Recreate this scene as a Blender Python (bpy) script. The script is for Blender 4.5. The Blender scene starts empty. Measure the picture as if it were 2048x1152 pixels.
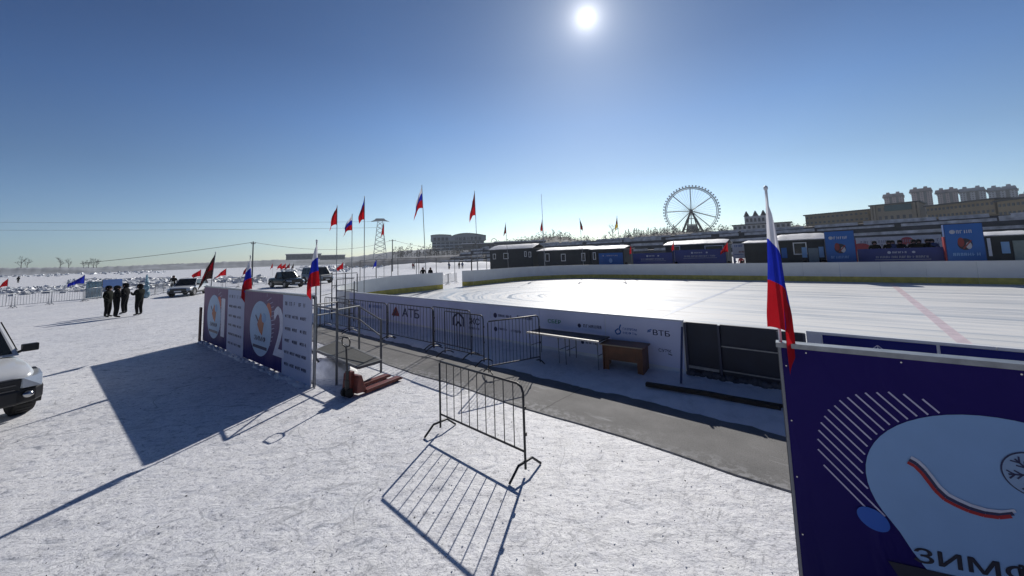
import bpy, bmesh, math, random
import numpy as np
from mathutils import Vector, Matrix
sc = bpy.context.scene
C = sc.collection
rnd = random.Random(7)
PI = math.pi
# ------------------------------------------------------------------ camera
F, PCY, PITCH, ROLL, CAMH = 744.0, 443.46, 0.0922, -0.03265, 2.75
cp, sp, cr, sr = math.cos(PITCH), math.sin(PITCH), math.cos(ROLL), math.sin(ROLL)
_r0, _u0, _w = Vector((1, 0, 0)), Vector((0, -sp, cp)), Vector((0, cp, sp))
_r, _u = _r0*cr + _u0*sr, _u0*cr - _r0*sr
cd = bpy.data.cameras.new('camera'); cam = bpy.data.objects.new('camera', cd); C.objects.link(cam)
cam.matrix_world = Matrix(((_r.x, _u.x, -_w.x, 0), (_r.y, _u.y, -_w.y, 0), (_r.z, _u.z, -_w.z, CAMH), (0, 0, 0, 1)))
cd.sensor_width = 36; cd.lens = F/2048*36; cd.shift_y = -(576-PCY)/2048
cd.clip_start = 0.05; cd.clip_end = 30000
sc.camera = cam
# ------------------------------------------------------------------ light
SUN_EL, SUN_AZ = math.radians(33.07), math.radians(12.98)      # azimuth clockwise from +Y
sdir = Vector((math.sin(SUN_AZ)*math.cos(SUN_EL), math.cos(SUN_AZ)*math.cos(SUN_EL), math.sin(SUN_EL)))
w = bpy.data.worlds.new('World'); sc.world = w; w.use_nodes = True
nt = w.node_tree; N = nt.nodes; bg = N['Background']
sky = N.new('ShaderNodeTexSky'); sky.sky_type = 'NISHITA'; sky.sun_disc = False
sky.sun_elevation = SUN_EL; sky.sun_rotation = SUN_AZ; sky.altitude = 100; sky.air_density = 1.0; sky.dust_density = 0.2; sky.ozone_density = 2.0
bg.inputs['Strength'].default_value = 0.067
# circumsolar aureole + the disc of the sun itself, part of the sky
tc = N.new('ShaderNodeTexCoord'); nrm = N.new('ShaderNodeVectorMath'); nrm.operation = 'NORMALIZE'
dt = N.new('ShaderNodeVectorMath'); dt.operation = 'DOT_PRODUCT'; dt.inputs[1].default_value = sdir
nt.links.new(tc.outputs['Generated'], nrm.inputs[0]); nt.links.new(nrm.outputs[0], dt.inputs[0])
def wm(op, a, b=None):
    n = N.new('ShaderNodeMath'); n.operation = op
    for i, v in enumerate((a, b)):
        if v is None: continue
        if isinstance(v, (int, float)): n.inputs[i].default_value = v
        else: nt.links.new(v, n.inputs[i])
    return n.outputs[0]
ac = wm('ARCCOSINE', wm('MINIMUM', dt.outputs['Value'], 0.9999999))
def lobe(width, amp): return wm('MULTIPLY', wm('EXPONENT', wm('MULTIPLY', ac, -1.0/width)), amp)
disc = wm('MULTIPLY', wm('LESS_THAN', ac, 0.017), 60.0)
tot = wm('ADD', wm('ADD', lobe(0.020, 24.0), lobe(0.075, 4.2)), wm('ADD', lobe(0.33, 0.75), disc))
gl = N.new('ShaderNodeMixRGB'); gl.blend_type = 'MULTIPLY'; gl.inputs[0].default_value = 1
gl.inputs[1].default_value = (1.0, 0.97, 0.93, 1); nt.links.new(tot, gl.inputs[2])
ad = N.new('ShaderNodeMixRGB'); ad.blend_type = 'ADD'; ad.inputs[0].default_value = 1

def wramp(fac, stops):
    q = N.new('ShaderNodeValToRGB'); e = q.color_ramp.elements
    while len(e) < len(stops): e.new(.5)
    for z_, (p_, c_) in zip(e, stops): z_.position = p_; z_.color = (*c_, 1)
    nt.links.new(fac, q.inputs[0]); return q.outputs[0]
def wmul(a, b, k=1.0):
    q = N.new('ShaderNodeMixRGB'); q.blend_type = 'MULTIPLY'; q.inputs[0].default_value = 1; nt.links.new(a, q.inputs[1]); nt.links.new(b, q.inputs[2]); return q.outputs[0]
sepd = N.new('ShaderNodeSeparateXYZ'); nt.links.new(nrm.outputs[0], sepd.inputs[0])
tint = wramp(wm('MAXIMUM', sepd.outputs[2], 0.0), [(0, (.96, .92, .92)), (.06, (.91, .89, .89)), (.2, (.62, .645, .665)), (.33, (.43, .52, .62)), (.46, (.28, .37, .48)), (.6, (.21, .30, .41)), (1, (.09, .15, .25))])
away = wramp(wm('MULTIPLY', ac, 1/PI), [(0, (1, 1, 1)), (.16, (.86, .94, 1.0)), (.33, (.44, .56, .71)), (.45, (.27, .40, .60)), (.6, (.12, .21, .38)), (1, (.10, .18, .33))])
dbl = N.new('ShaderNodeVectorMath'); dbl.operation = 'SCALE'; dbl.inputs['Scale'].default_value = 2.1
nt.links.new(wmul(wmul(sky.outputs[0], tint), away), dbl.inputs[0])
nt.links.new(dbl.outputs[0], ad.inputs[1]); nt.links.new(gl.outputs[0], ad.inputs[2])
nt.links.new(ad.outputs[0], bg.inputs['Color'])
sl = bpy.data.lights.new('sun', 'SUN'); sl.energy = 4.3; sl.angle = math.radians(0.5); sl.color = (1, .95, .88)
so = bpy.data.objects.new('sun', sl); C.objects.link(so); so.rotation_euler = sdir.to_track_quat('Z', 'Y').to_euler()
sc.view_settings.view_transform = 'Standard'; sc.view_settings.look = 'None'; sc.view_settings.exposure = 0.0; sc.view_settings.gamma = 1
sc.render.resolution_x, sc.render.resolution_y = 1024, 576
# ------------------------------------------------------------------ coordinates
AR = math.radians(41.6)                                         # rink frame: x along the rink, y across it
RX = Vector((math.cos(AR), -math.sin(AR), 0)); RY = Vector((math.sin(AR), math.cos(AR), 0))
def W(x, y, z=0.0): return RX*x + RY*y + Vector((0, 0, z))
def ray(px, py): return (_r*(px-1024) - _u*(py-PCY) + _w*F).normalized()
def at(px, py, z=0.0):                                          # point of the level z seen at a spot of the photograph
    d = ray(px, py); return Vector((0, 0, CAMH)) + d*((z-CAMH)/d.z)
def onp(px, py, y):                                             # (x, z) on the upright plane y=const of the rink frame
    d = ray(px, py); t = y/d.dot(RY); p = Vector((0, 0, CAMH)) + d*t; return p.dot(RX), p.z
def far(px, py, D):
    d = ray(px, py); return Vector((0, 0, CAMH)) + d*(D/math.hypot(d.x, d.y))
def topz(p, px, py):
    d = ray(px, py); return CAMH + d.z*math.hypot(p.x, p.y)/math.hypot(d.x, d.y)
# ------------------------------------------------------------------ materials
MATS = {}
def mat(name, col, rough=.6, metal=0, var=.12, scale=6, bump=0, spec=.5, bscale=None, trans=0, alpha=1):
    if name in MATS: return MATS[name]
    m = bpy.data.materials.new(name); m.use_nodes = True; MATS[name] = m
    n = m.node_tree; p = n.nodes['Principled BSDF']; L = n.links
    p.inputs['Roughness'].default_value = rough; p.inputs['Metallic'].default_value = metal; p.inputs['Specular IOR Level'].default_value = spec
    co = n.nodes.new('ShaderNodeTexCoord')
    no = n.nodes.new('ShaderNodeTexNoise'); no.inputs['Scale'].default_value = scale; no.inputs['Detail'].default_value = 6
    L.new(co.outputs['Object'], no.inputs['Vector'])
    rp = n.nodes.new('ShaderNodeMapRange'); rp.inputs[1].default_value = .3; rp.inputs[2].default_value = .7
    rp.inputs[3].default_value = 1-var; rp.inputs[4].default_value = 1+var*.5
    L.new(no.outputs['Fac'], rp.inputs[0])
    mx = n.nodes.new('ShaderNodeVectorMath'); mx.operation = 'SCALE'; mx.inputs[0].default_value = col[:3]
    L.new(rp.outputs[0], mx.inputs['Scale']); L.new(mx.outputs[0], p.inputs['Base Color'])
    if trans: p.inputs['Transmission Weight'].default_value = trans
    if bump:
        nb = n.nodes.new('ShaderNodeTexNoise'); nb.inputs['Scale'].default_value = bscale or scale*4; nb.inputs['Detail'].default_value = 5
        L.new(co.outputs['Object'], nb.inputs['Vector'])
        b = n.nodes.new('ShaderNodeBump'); b.inputs['Strength'].default_value = 1; b.inputs['Distance'].default_value = bump
        L.new(nb.outputs['Fac'], b.inputs['Height']); L.new(b.outputs[0], p.inputs['Normal'])
    return m
def cloth(name, col):                                            # thin flag cloth lets some light through
    if name in MATS: return MATS[name]
    m = mat(name, col, .8, var=.2, scale=9, spec=.2); n = m.node_tree; p = n.nodes['Principled BSDF']
    t = n.nodes.new('ShaderNodeBsdfTranslucent'); t.inputs[0].default_value = (*[min(1, c*1.3) for c in col], 1)
    a = n.nodes.new('ShaderNodeMixShader'); a.inputs[0].default_value = .3
    n.links.new(p.outputs[0], a.inputs[1]); n.links.new(t.outputs[0], a.inputs[2]); n.links.new(a.outputs[0], n.nodes['Material Output'].inputs[0])
    return m
def ramp(n, fac, stops):
    r = n.nodes.new('ShaderNodeValToRGB'); e = r.color_ramp.elements
    while len(e) < len(stops): e.new(.5)
    for q, (p, c) in zip(e, stops):
        q.position = p; q.color = (*c, 1) if len(c) == 3 else c
    n.links.new(fac, r.inputs[0]); return r.outputs[0]
def noise(n, vec, scale, detail=5, rough=.55, dist=0, mapping=None):
    if mapping:
        mp = n.nodes.new('ShaderNodeMapping'); mp.inputs['Scale'].default_value = mapping[0]; mp.inputs['Rotation'].default_value = (0, 0, mapping[1])
        n.links.new(vec, mp.inputs[0]); vec = mp.outputs[0]
    o = n.nodes.new('ShaderNodeTexNoise'); o.inputs['Scale'].default_value = scale; o.inputs['Detail'].default_value = detail
    o.inputs['Roughness'].default_value = rough; o.inputs['Distortion'].default_value = dist
    n.links.new(vec, o.inputs['Vector']); return o.outputs['Fac']
def mixc(n, a, b, f=1, mode='MULTIPLY'):
    m = n.nodes.new('ShaderNodeMixRGB'); m.blend_type = mode
    if isinstance(f, (int, float)): m.inputs[0].default_value = f
    else: n.links.new(f, m.inputs[0])
    for i, v in ((1, a), (2, b)):
        if isinstance(v, tuple): m.inputs[i].default_value = (*v, 1)
        else: n.links.new(v, m.inputs[i])
    return m.outputs[0]
def madd(n, op, a, b):
    m = n.nodes.new('ShaderNodeMath'); m.operation = op
    for i, v in enumerate((a, b)):
        if isinstance(v, (int, float)): m.inputs[i].default_value = v
        else: n.links.new(v, m.inputs[i])
    return m.outputs[0]
def snow_mat(name='packed_snow', track=True, white=.86, bumpd=.026):
    m = bpy.data.materials.new(name); m.use_nodes = True; n = m.node_tree; p = n.nodes['Principled BSDF']
    co = n.nodes.new('ShaderNodeTexCoord').outputs['Object']
    a = noise(n, co, .35, 6, .6); b = noise(n, co, 2.6, 8, .68, .3); c = noise(n, co, 11, 6, .7)
    d = noise(n, co, 3.2, 8, .7, .6, ((.9, 2.0, 1), math.radians(-25)))      # drag and tyre scuffs
    e = noise(n, co, 34, 4, .7)
    W_ = (white, white*1.005, white*1.01)
    col = ramp(n, b, [(.3, tuple(x*.80 for x in W_)), (.5, W_), (1, tuple(x*1.05 for x in W_))])
    col = mixc(n, col, ramp(n, a, [(.3, (.88, .89, .91)), (.6, (1, 1, 1))]))
    if track: col = mixc(n, col, ramp(n, c, [(.33, (.40, .41, .44)), (.43, (.88, .88, .91)), (.58, (1, 1, 1))]))
    if track: col = mixc(n, col, ramp(n, d, [(.33, (.46, .48, .52)), (.40, (.86, .87, .90)), (.49, (1, 1, 1))]))
    if track: col = mixc(n, col, ramp(n, e, [(.34, (.42, .43, .45)), (.45, (1, 1, 1))]))
    f = noise(n, co, 7, 6, .75, 1.2, ((1, 2.6, 1), math.radians(-40))); col = mixc(n, col, ramp(n, f, [(.28, (.40, .41, .45)), (.37, (1, 1, 1))]), 1 if track else .25)
    if track:
        # thin curving scuffs and grit-filled cracks, in patches
        for sc_, wd_, dk, off in ((.9, .009, .45, 0), (2.1, .014, .5, 9), (.42, .005, .4, 21)):
            mp = n.nodes.new('ShaderNodeMapping'); mp.inputs['Location'].default_value = (off, off*2, 0); n.links.new(co, mp.inputs[0])
            g_ = noise(n, mp.outputs[0], sc_, 3, .45, .8); ms = noise(n, mp.outputs[0], sc_*.6, 3, .5)
            ab = madd(n, 'ABSOLUTE', madd(n, 'SUBTRACT', g_, .5), 0)
            ln_ = n.nodes.new('ShaderNodeMapRange'); ln_.inputs[1].default_value = 0; ln_.inputs[2].default_value = wd_; ln_.inputs[3].default_value = 1; ln_.inputs[4].default_value = 0; n.links.new(ab, ln_.inputs[0])
            pm = ramp(n, ms, [(.5, (0, 0, 0)), (.6, (1, 1, 1))])
            col = mixc(n, col, (dk*.85, dk*.87, dk*.92), madd(n, 'MULTIPLY', madd(n, 'MULTIPLY', ln_.outputs[0], pm), .9), 'MIX')
        di = noise(n, co, .8, 5, .6); col = mixc(n, col, ramp(n, di, [(.60, (1, 1, 1)), (.72, (.80, .81, .83))]))
        # two worn vehicle ruts curving across the open snow
        sx = n.nodes.new('ShaderNodeSeparateXYZ'); n.links.new(co, sx.inputs[0])
        wob = madd(n, 'MULTIPLY', noise(n, co, .12, 2, .5), 3.0)
        lx = madd(n, 'ADD', madd(n, 'ADD', madd(n, 'MULTIPLY', sx.outputs[0], .62), madd(n, 'MULTIPLY', sx.outputs[1], .78)), wob)
        mo = madd(n, 'PINGPONG', lx, .85); rt = n.nodes.new('ShaderNodeMapRange'); rt.inputs[1].default_value = 0; rt.inputs[2].default_value = .14; rt.inputs[3].default_value = 1; rt.inputs[4].default_value = 0; n.links.new(mo, rt.inputs[0])
        rm = ramp(n, noise(n, co, .22, 3, .6), [(.5, (0, 0, 0)), (.58, (1, 1, 1))]); rut = madd(n, 'MULTIPLY', rt.outputs[0], rm)
        col = mixc(n, col, (.66, .68, .72), madd(n, 'MULTIPLY', rut, .35), 'MIX')
        for ang, loc_, thr in ((52, 3, .66), (35, 11, .68), (-38, 23, .69), (64, 31, .68)):
            mp = n.nodes.new('ShaderNodeMapping'); mp.inputs['Rotation'].default_value = (0, 0, -math.radians(ang)); mp.inputs['Location'].default_value = (loc_, loc_*3, 0); n.links.new(co, mp.inputs[0])
            st = noise(n, mp.outputs[0], 1, 4, .6, .25, ((2.2, 26, 1), 0)); pa = noise(n, mp.outputs[0], .55, 3, .6)
            k_ = madd(n, 'MULTIPLY', ramp(n, st, [(thr-.06, (0, 0, 0)), (thr, (1, 1, 1))]), ramp(n, pa, [(.44, (0, 0, 0)), (.58, (1, 1, 1))]))
            col = mixc(n, col, (.30, .31, .34), madd(n, 'MULTIPLY', k_, .62), 'MIX')
    n.links.new(col, p.inputs['Base Color']); p.inputs['Roughness'].default_value = .55; p.inputs['Specular IOR Level'].default_value = .35
    h = madd(n, 'ADD', madd(n, 'MULTIPLY', b, 1.0), madd(n, 'ADD', madd(n, 'MULTIPLY', c, .5), madd(n, 'ADD', madd(n, 'MULTIPLY', d, .9 if track else 0), madd(n, 'MULTIPLY', e, .18))))
    bp = n.nodes.new('ShaderNodeBump'); bp.inputs['Strength'].default_value = .8; bp.inputs['Distance'].default_value = bumpd
    n.links.new(h, bp.inputs['Height']); n.links.new(bp.outputs[0], p.inputs['Normal'])
    MATS[name] = m; return m
def ice_mat():
    m = bpy.data.materials.new('rink_ice'); m.use_nodes = True; n = m.node_tree; p = n.nodes['Principled BSDF']
    co = n.nodes.new('ShaderNodeTexCoord').outputs['Object']         # object axes: x along rink
    st = noise(n, co, 1.0, 7, .62, .4, ((.10, 2.6, 1), 0)); st2 = noise(n, co, 1.0, 5, .6, .2, ((.35, 7, 1), 0)); big = noise(n, co, .16, 4, .5)
    sx = n.nodes.new('ShaderNodeSeparateXYZ'); n.links.new(co, sx.inputs[0])
    dx = madd(n, 'ADD', sx.outputs[0], 13.0); dy = madd(n, 'ADD', sx.outputs[1], -19.0)
    rr = madd(n, 'POWER', madd(n, 'ADD', madd(n, 'MULTIPLY', madd(n, 'MULTIPLY', dx, dx), .5), madd(n, 'MULTIPLY', dy, dy)), .5)
    rr = madd(n, 'ADD', rr, madd(n, 'MULTIPLY', big, 3.0))
    cx = n.nodes.new('ShaderNodeCombineXYZ'); n.links.new(madd(n, 'MULTIPLY', rr, 2.6), cx.inputs[0])
    ring = madd(n, 'ADD', madd(n, 'MULTIPLY', madd(n, 'SUBTRACT', noise(n, cx.outputs[0], 1.0, 4, .7), .5), 2.0), .45)
    msk = n.nodes.new('ShaderNodeMapRange'); msk.inputs[1].default_value = -9; msk.inputs[2].default_value = -15; n.links.new(sx.outputs[0], msk.inputs[0])
    f = mixc(n, st, ring, msk.outputs[0], 'MIX')
    col = ramp(n, f, [(.32, (.45, .49, .53)), (.44, (.68, .70, .71)), (.56, (.79, .79, .775))])
    col = mixc(n, col, ramp(n, st2, [(.3, (.86, .87, .88)), (.55, (1, 1, 1))]))
    col = mixc(n, col, ramp(n, big, [(.35, (.88, .89, .9)), (.6, (1, 1, 1))]))
    n.links.new(col, p.inputs['Base Color'])
    ro = ramp(n, f, [(.3, (.28, .28, .28)), (.5, (.55, .55, .55)), (.6, (.7, .7, .7))]); n.links.new(ro, p.inputs['Roughness'])
    bp = n.nodes.new('ShaderNodeBump'); bp.inputs['Strength'].default_value = .4; bp.inputs['Distance'].default_value = .01
    p.inputs['Specular IOR Level'].default_value = .3; n.links.new(madd(n, 'ADD', f, st2), bp.inputs['Height']); n.links.new(bp.outputs[0], p.inputs['Normal'])
    return m
SNOW = snow_mat(); SNOW2 = snow_mat('loose_snow', False, .86, .05); ICE = ice_mat()
BLACK = mat('black_painted_steel', (.02, .02, .022), .45); STEEL = mat('galvanised_steel', (.30, .31, .32), .42, .7, .25, 14)
GREYP = mat('grey_painted_steel', (.09, .095, .1), .5); WHITE = mat('white_plastic', (.72, .74, .76), .45, var=.06)
BOARDW = mat('white_board', (.78, .80, .79), .4, var=.06, scale=1.5); YEL = mat('yellow_kick_plate', (.62, .52, .10), .5, var=.3, scale=3)
LILAC = mat('lilac_banner', (.74, .76, .90), .6, spec=.15, var=.06, scale=1.2); NAVY = mat('navy_banner', (.016, .02, .18), .6, spec=.15, var=.15, scale=1.5)
NAVYD = mat('dark_navy_metal', (.010, .016, .035), .5, var=.3, scale=3); RED = cloth('red_flag_cloth', (.50, .012, .02)); DRED = cloth('dark_red_cloth', (.20, .008, .015))
FW = cloth('white_flag_cloth', (.72, .72, .76)); FB = cloth('blue_flag_cloth', (.015, .03, .40)); FDARK = cloth('dark_flag_cloth', (.04, .02, .02)); FY = cloth('yellow_flag_cloth', (.6, .45, .05))
GLASS = mat('dark_glass', (.012, .016, .02), .08, var=.1); CHROME = mat('bright_metal', (.5, .5, .5), .18, 1)
RUB = mat('tyre_rubber', (.018, .018, .018), .8, bump=.004, bscale=40); WOOD = mat('brown_veneer', (.17, .055, .018), .4, var=.35, scale=5)
DWOOD = mat('dark_wood', (.03, .022, .014), .7, var=.4, scale=6, bump=.004); INK = mat('dark_blue_ink', (.02, .025, .09), .5)
BLUE = mat('bright_blue_print', (.012, .12, .42), .5, var=.12, scale=1); LBLUE = mat('light_blue_print', (.22, .42, .70), .5, var=.08, scale=1.5)
CABIN = mat('dark_cabin_cladding', (.022, .028, .034), .6, var=.3, scale=2, bump=.004); ROOFS = SNOW2
# ------------------------------------------------------------------ mesh builder
class MB:
    def __init__(s): s.v = []; s.f = []; s.m = []; s.sm = []
    def add(s, vs, fs, mi=0, smooth=False):
        o = len(s.v); s.v += [tuple(v) for v in vs]
        for f in fs: s.f.append(tuple(i+o for i in f)); s.m.append(mi); s.sm.append(smooth)
        return s
    def box(s, x0, x1, y0, y1, z0, z1, mi=0, M=None):
        vs = [Vector((x, y, z)) for z in (z0, z1) for y in (y0, y1) for x in (x0, x1)]
        if M is not None: vs = [M @ v for v in vs]
        return s.add(vs, [(0, 2, 3, 1), (4, 5, 7, 6), (0, 1, 5, 4), (2, 6, 7, 3), (0, 4, 6, 2), (1, 3, 7, 5)], mi)
    def tube(s, pts, r, n=8, mi=0, closed=False, r1=None, smooth=True):
        pts = [Vector(p) for p in pts]; k = len(pts); rings = []
        for i, p in enumerate(pts):
            a = pts[(i-1) % k] if (i > 0 or closed) else p; b = pts[(i+1) % k] if (i < k-1 or closed) else p
            t = (b-a).normalized(); ref = Vector((0, 0, 1)) if abs(t.z) < .9 else Vector((1, 0, 0))
            x = t.cross(ref).normalized(); y = t.cross(x)
            rr = r if r1 is None else r+(r1-r)*i/max(1, k-1)
            rings.append([p + x*rr*math.cos(2*PI*j/n) + y*rr*math.sin(2*PI*j/n) for j in range(n)])
        vs = [v for q in rings for v in q]; fs = []
        for i in range(k if closed else k-1):
            for j in range(n):
                a, b = i*n+j, i*n+(j+1) % n; c, d = ((i+1) % k)*n+(j+1) % n, ((i+1) % k)*n+j; fs.append((a, d, c, b))
        s.add(vs, fs, mi, smooth)
        if not closed: s.add(rings[0], [tuple(range(n))], mi); s.add(rings[-1], [tuple(reversed(range(n)))], mi)
        return s
    def bar(s, a, b, r, n=6, mi=0, r1=None): return s.tube([a, b], r, n, mi, r1=r1)
    def beam(s, a, b, w, h, mi=0):
        a, b = Vector(a), Vector(b); t = (b-a).normalized(); ref = Vector((0, 0, 1)) if abs(t.z) < .95 else Vector((0, 1, 0))
        x = t.cross(ref).normalized()*w/2; y = x.cross(t).normalized()*h/2
        vs = [p+i*x+j*y for p in (a, b) for i, j in ((-1, -1), (1, -1), (1, 1), (-1, 1))]
        return s.add(vs, [(3, 2, 1, 0), (4, 5, 6, 7), (0, 1, 5, 4), (1, 2, 6, 5), (2, 3, 7, 6), (3, 0, 4, 7)], mi)
    def prism(s, poly, ax, d0, d1, mi=0):                        # poly in 2 axes, extruded along ax
        def P(p, d): return {'y': (p[0], d, p[1]), 'z': (p[0], p[1], d), 'x': (d, p[0], p[1])}[ax]
        n = len(poly); vs = [P(p, d0) for p in poly]+[P(p, d1) for p in poly]
        return s.add(vs, [tuple(range(n)), tuple(reversed(range(n, 2*n)))]+[(i, i+n, (i+1) % n+n, (i+1) % n) for i in range(n)], mi)
    def ball(s, c, rx, ry, rz, mi=0, n=10, m=7):
        vs = []; fs = []
        for i in range(m+1):
            a = PI*i/m
            for j in range(n): b = 2*PI*j/n; vs.append((c[0]+rx*math.sin(a)*math.cos(b), c[1]+ry*math.sin(a)*math.sin(b), c[2]+rz*math.cos(a)))
        for i in range(m):
            for j in range(n): fs.append((i*n+j, (i+1)*n+j, (i+1)*n+(j+1) % n, i*n+(j+1) % n))
        return s.add(vs, fs, mi, True)
    def text(s, txt, x, z, h, y=-.006, mi=0, wmax=None, M=None, align='L', shear=0):
        vs, fs = text_geo(txt)
        x0 = min(v[0] for v in vs); x1 = max(v[0] for v in vs); y0 = min(v[1] for v in vs); y1 = max(v[1] for v in vs)
        k = h/(y1-y0); kx = k if not wmax else wmax/(x1-x0); wd = (x1-x0)*kx
        ox = x - (wd/2 if align == 'C' else 0)
        for bi, (bx_, bz_) in enumerate(((-.03, 0), (.03, 0), (0, .02))):
            if h < .09 and bi: continue
            o2 = [Vector((ox+(v[0]-x0)*kx+bx_*h, y+.0004*(bi+1), z+(v[1]-y0)*k+bz_*h)) for v in vs]
            s.add([M @ v for v in o2] if M is not None else o2, fs, mi)
        out = [Vector((ox+(v[0]-x0)*kx+shear*(v[1]-y0)*k, y, z+(v[1]-y0)*k)) for v in vs]
        if M is not None: out = [M @ v for v in out]
        return s.add(out, fs, mi)
    def disc(s, x, z, rx, rz, y=-.006, mi=0, n=40, rot=0, clip=None):
        vs = [(x+rx*math.cos(t)*math.cos(rot)-rz*math.sin(t)*math.sin(rot), y, z+rx*math.cos(t)*math.sin(rot)+rz*math.sin(t)*math.cos(rot)) for t in (2*PI*i/n for i in range(n))]
        return s.add(vs, [tuple(range(n))], mi)
    def strip(s, pts, wd, y=-.006, mi=0):                       # flat line drawn on a panel
        for a, b in zip(pts, pts[1:]):
            d = Vector((b[0]-a[0], b[1]-a[1])); l = d.length
            if l < 1e-6: continue
            nx, nz = -d.y/l*wd/2, d.x/l*wd/2
            s.add([(a[0]+nx, y, a[1]+nz), (a[0]-nx, y, a[1]-nz), (b[0]-nx, y, b[1]-nz), (b[0]+nx, y, b[1]+nz)], [(0, 1, 2, 3)], mi)
        return s
    def glyphs(s, x, z, wd, h, y=-.006, mi=0, seed=1):          # print too small to be read
        q = random.Random(seed); c = x
        while c < x+wd-h*.4:
            g = h*q.uniform(.45, .8)
            s.strip([(c, z), (c, z+h)], h*.2, y, mi)
            if q.random() < .7: s.strip([(c, z+h*.92), (c+g*.7, z+h*.92)], h*.18, y-.0005, mi)
            if q.random() < .6: s.strip([(c, z+h*.5), (c+g*.6, z+h*.5)], h*.18, y-.0005, mi)
            if q.random() < .6: s.strip([(c+g*.7, z), (c+g*.7, z+h)], h*.2, y-.0008, mi)
            c += g+h*.25
        return s
    def build(s, name, mats, parent=None, bevel=0, kind=None):
        me = bpy.data.meshes.new(name); me.from_pydata(s.v, [], s.f)
        for m in (mats if isinstance(mats, (list, tuple)) else [mats]): me.materials.append(m)
        me.polygons.foreach_set('material_index', s.m); me.polygons.foreach_set('use_smooth', s.sm); me.update()
        o = bpy.data.objects.new(name, me); C.objects.link(o)
        if parent is not None: o.parent = parent
        if bevel:
            b = o.modifiers.new('bevel', 'BEVEL'); b.width = bevel; b.segments = 2; b.limit_method = 'ANGLE'; b.angle_limit = .6
        if kind: o['kind'] = kind
        return o
def split(m, name, mats, parent):                              # one object for each separate piece of the builder
    par = list(range(len(m.v)))
    def fd(a):
        while par[a] != a: par[a] = par[par[a]]; a = par[a]
        return a
    for f in m.f:
        for i in f[1:]: par[fd(i)] = fd(f[0])
    groups = {}
    for k, f in enumerate(m.f): groups.setdefault(fd(f[0]), []).append(k)
    for ks in groups.values():
        q = MB(); mp = {}
        for k in ks:
            for i in m.f[k]:
                if i not in mp: mp[i] = len(q.v); q.v.append(m.v[i])
            q.f.append(tuple(mp[i] for i in m.f[k])); q.m.append(m.m[k]); q.sm.append(m.sm[k])
        q.build(name, mats, parent)
_tc = {}
def text_geo(t):
    if t not in _tc:
        cu = bpy.data.curves.new('t', 'FONT'); cu.body = t; cu.resolution_u = 3; cu.offset = .0; o = bpy.data.objects.new('t', cu); C.objects.link(o)
        bpy.context.view_layer.update(); me = o.to_mesh()
        _tc[t] = ([tuple(v.co) for v in me.vertices], [tuple(p.vertices) for p in me.polygons]); o.to_mesh_clear()
        bpy.data.objects.remove(o); bpy.data.curves.remove(cu)
    return _tc[t]
def thing(name, label, cat, loc=(0, 0, 0), rz=0, group=None):
    o = bpy.data.objects.new(name, None); C.objects.link(o); o.empty_display_size = .2
    o.location = loc; o.rotation_euler = (0, 0, rz); o['label'] = label; o['category'] = cat
    if group: o['group'] = group
    return o
def tag(o, label, cat, group=None):
    o['label'] = label; o['category'] = cat
    if group: o['group'] = group
    return o
def copy_tree(o, parent=None):
    c = o.copy(); C.objects.link(c)
    if parent is not None: c.parent = parent
    for ch in [k for k in bpy.data.objects if k.parent == o]: copy_tree(ch, c)
    return c
def dup(root, loc, rz, label, group=None):
    c = copy_tree(root); c.location = loc; c.rotation_euler = (0, 0, rz); c['label'] = label
    if group: c['group'] = group
    return c
def struct(o): o['kind'] = 'structure'; return o
# ------------------------------------------------------------------ ground, ice, paths
g = MB()
R_ = [0, 3, 8, 20, 50, 120, 300, 800, 2500, 9000, 22000]; n = 48
g.v = [(0, 0, 0)]+[(r*math.cos(2*PI*j/n), r*math.sin(2*PI*j/n), 0) for r in R_[1:] for j in range(n)]
g.f = [(0, 1+j, 1+(j+1) % n) for j in range(n)]+[(1+(i-1)*n+j, 1+i*n+j, 1+i*n+(j+1) % n, 1+(i-1)*n+(j+1) % n) for i in range(1, len(R_)-1) for j in range(n)]
g.m = [0]*len(g.f); g.sm = [False]*len(g.f)
struct(g.build('ground', SNOW))
# rink outline in the rink frame
X0, X1, Y0, Y1, RC = -25.0, 29.0, 8.3, 34.35, 7.0
def arc(cx, cy, r, a0, a1, k=10): return [(cx+r*math.cos(math.radians(a0+(a1-a0)*i/k)), cy+r*math.sin(math.radians(a0+(a1-a0)*i/k))) for i in range(k+1)]
outl = arc(X0+RC, Y0+RC, RC, 270, 180)+arc(X0+RC, Y1-RC, RC, 180, 90)+arc(X1-RC, Y1-RC, RC, 90, 0)+arc(X1-RC, Y0+RC, RC, 0, -90)
ice = MB(); ice.prism(outl[::-1], 'z', 0.02, .25)
io = struct(ice.build('ice', ICE)); io.rotation_euler = (0, 0, -AR)
ln = MB(); ln.box(1.87, 2.13, Y0+.1, Y1-.12, .252, .254)
q = struct(ln.build('centre_line', mat('faded_red_line', (.74, .60, .61), .4, var=.2, scale=3))); q.rotation_euler = (0, 0, -AR)
ln = MB(); ln.box(-5.62, -5.42, Y0+.1, Y1-.12, .252, .254)
q = struct(ln.build('blue_line', mat('faded_blue_line', (.52, .56, .64), .4, var=.2, scale=3))); q.rotation_euler = (0, 0, -AR)
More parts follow.
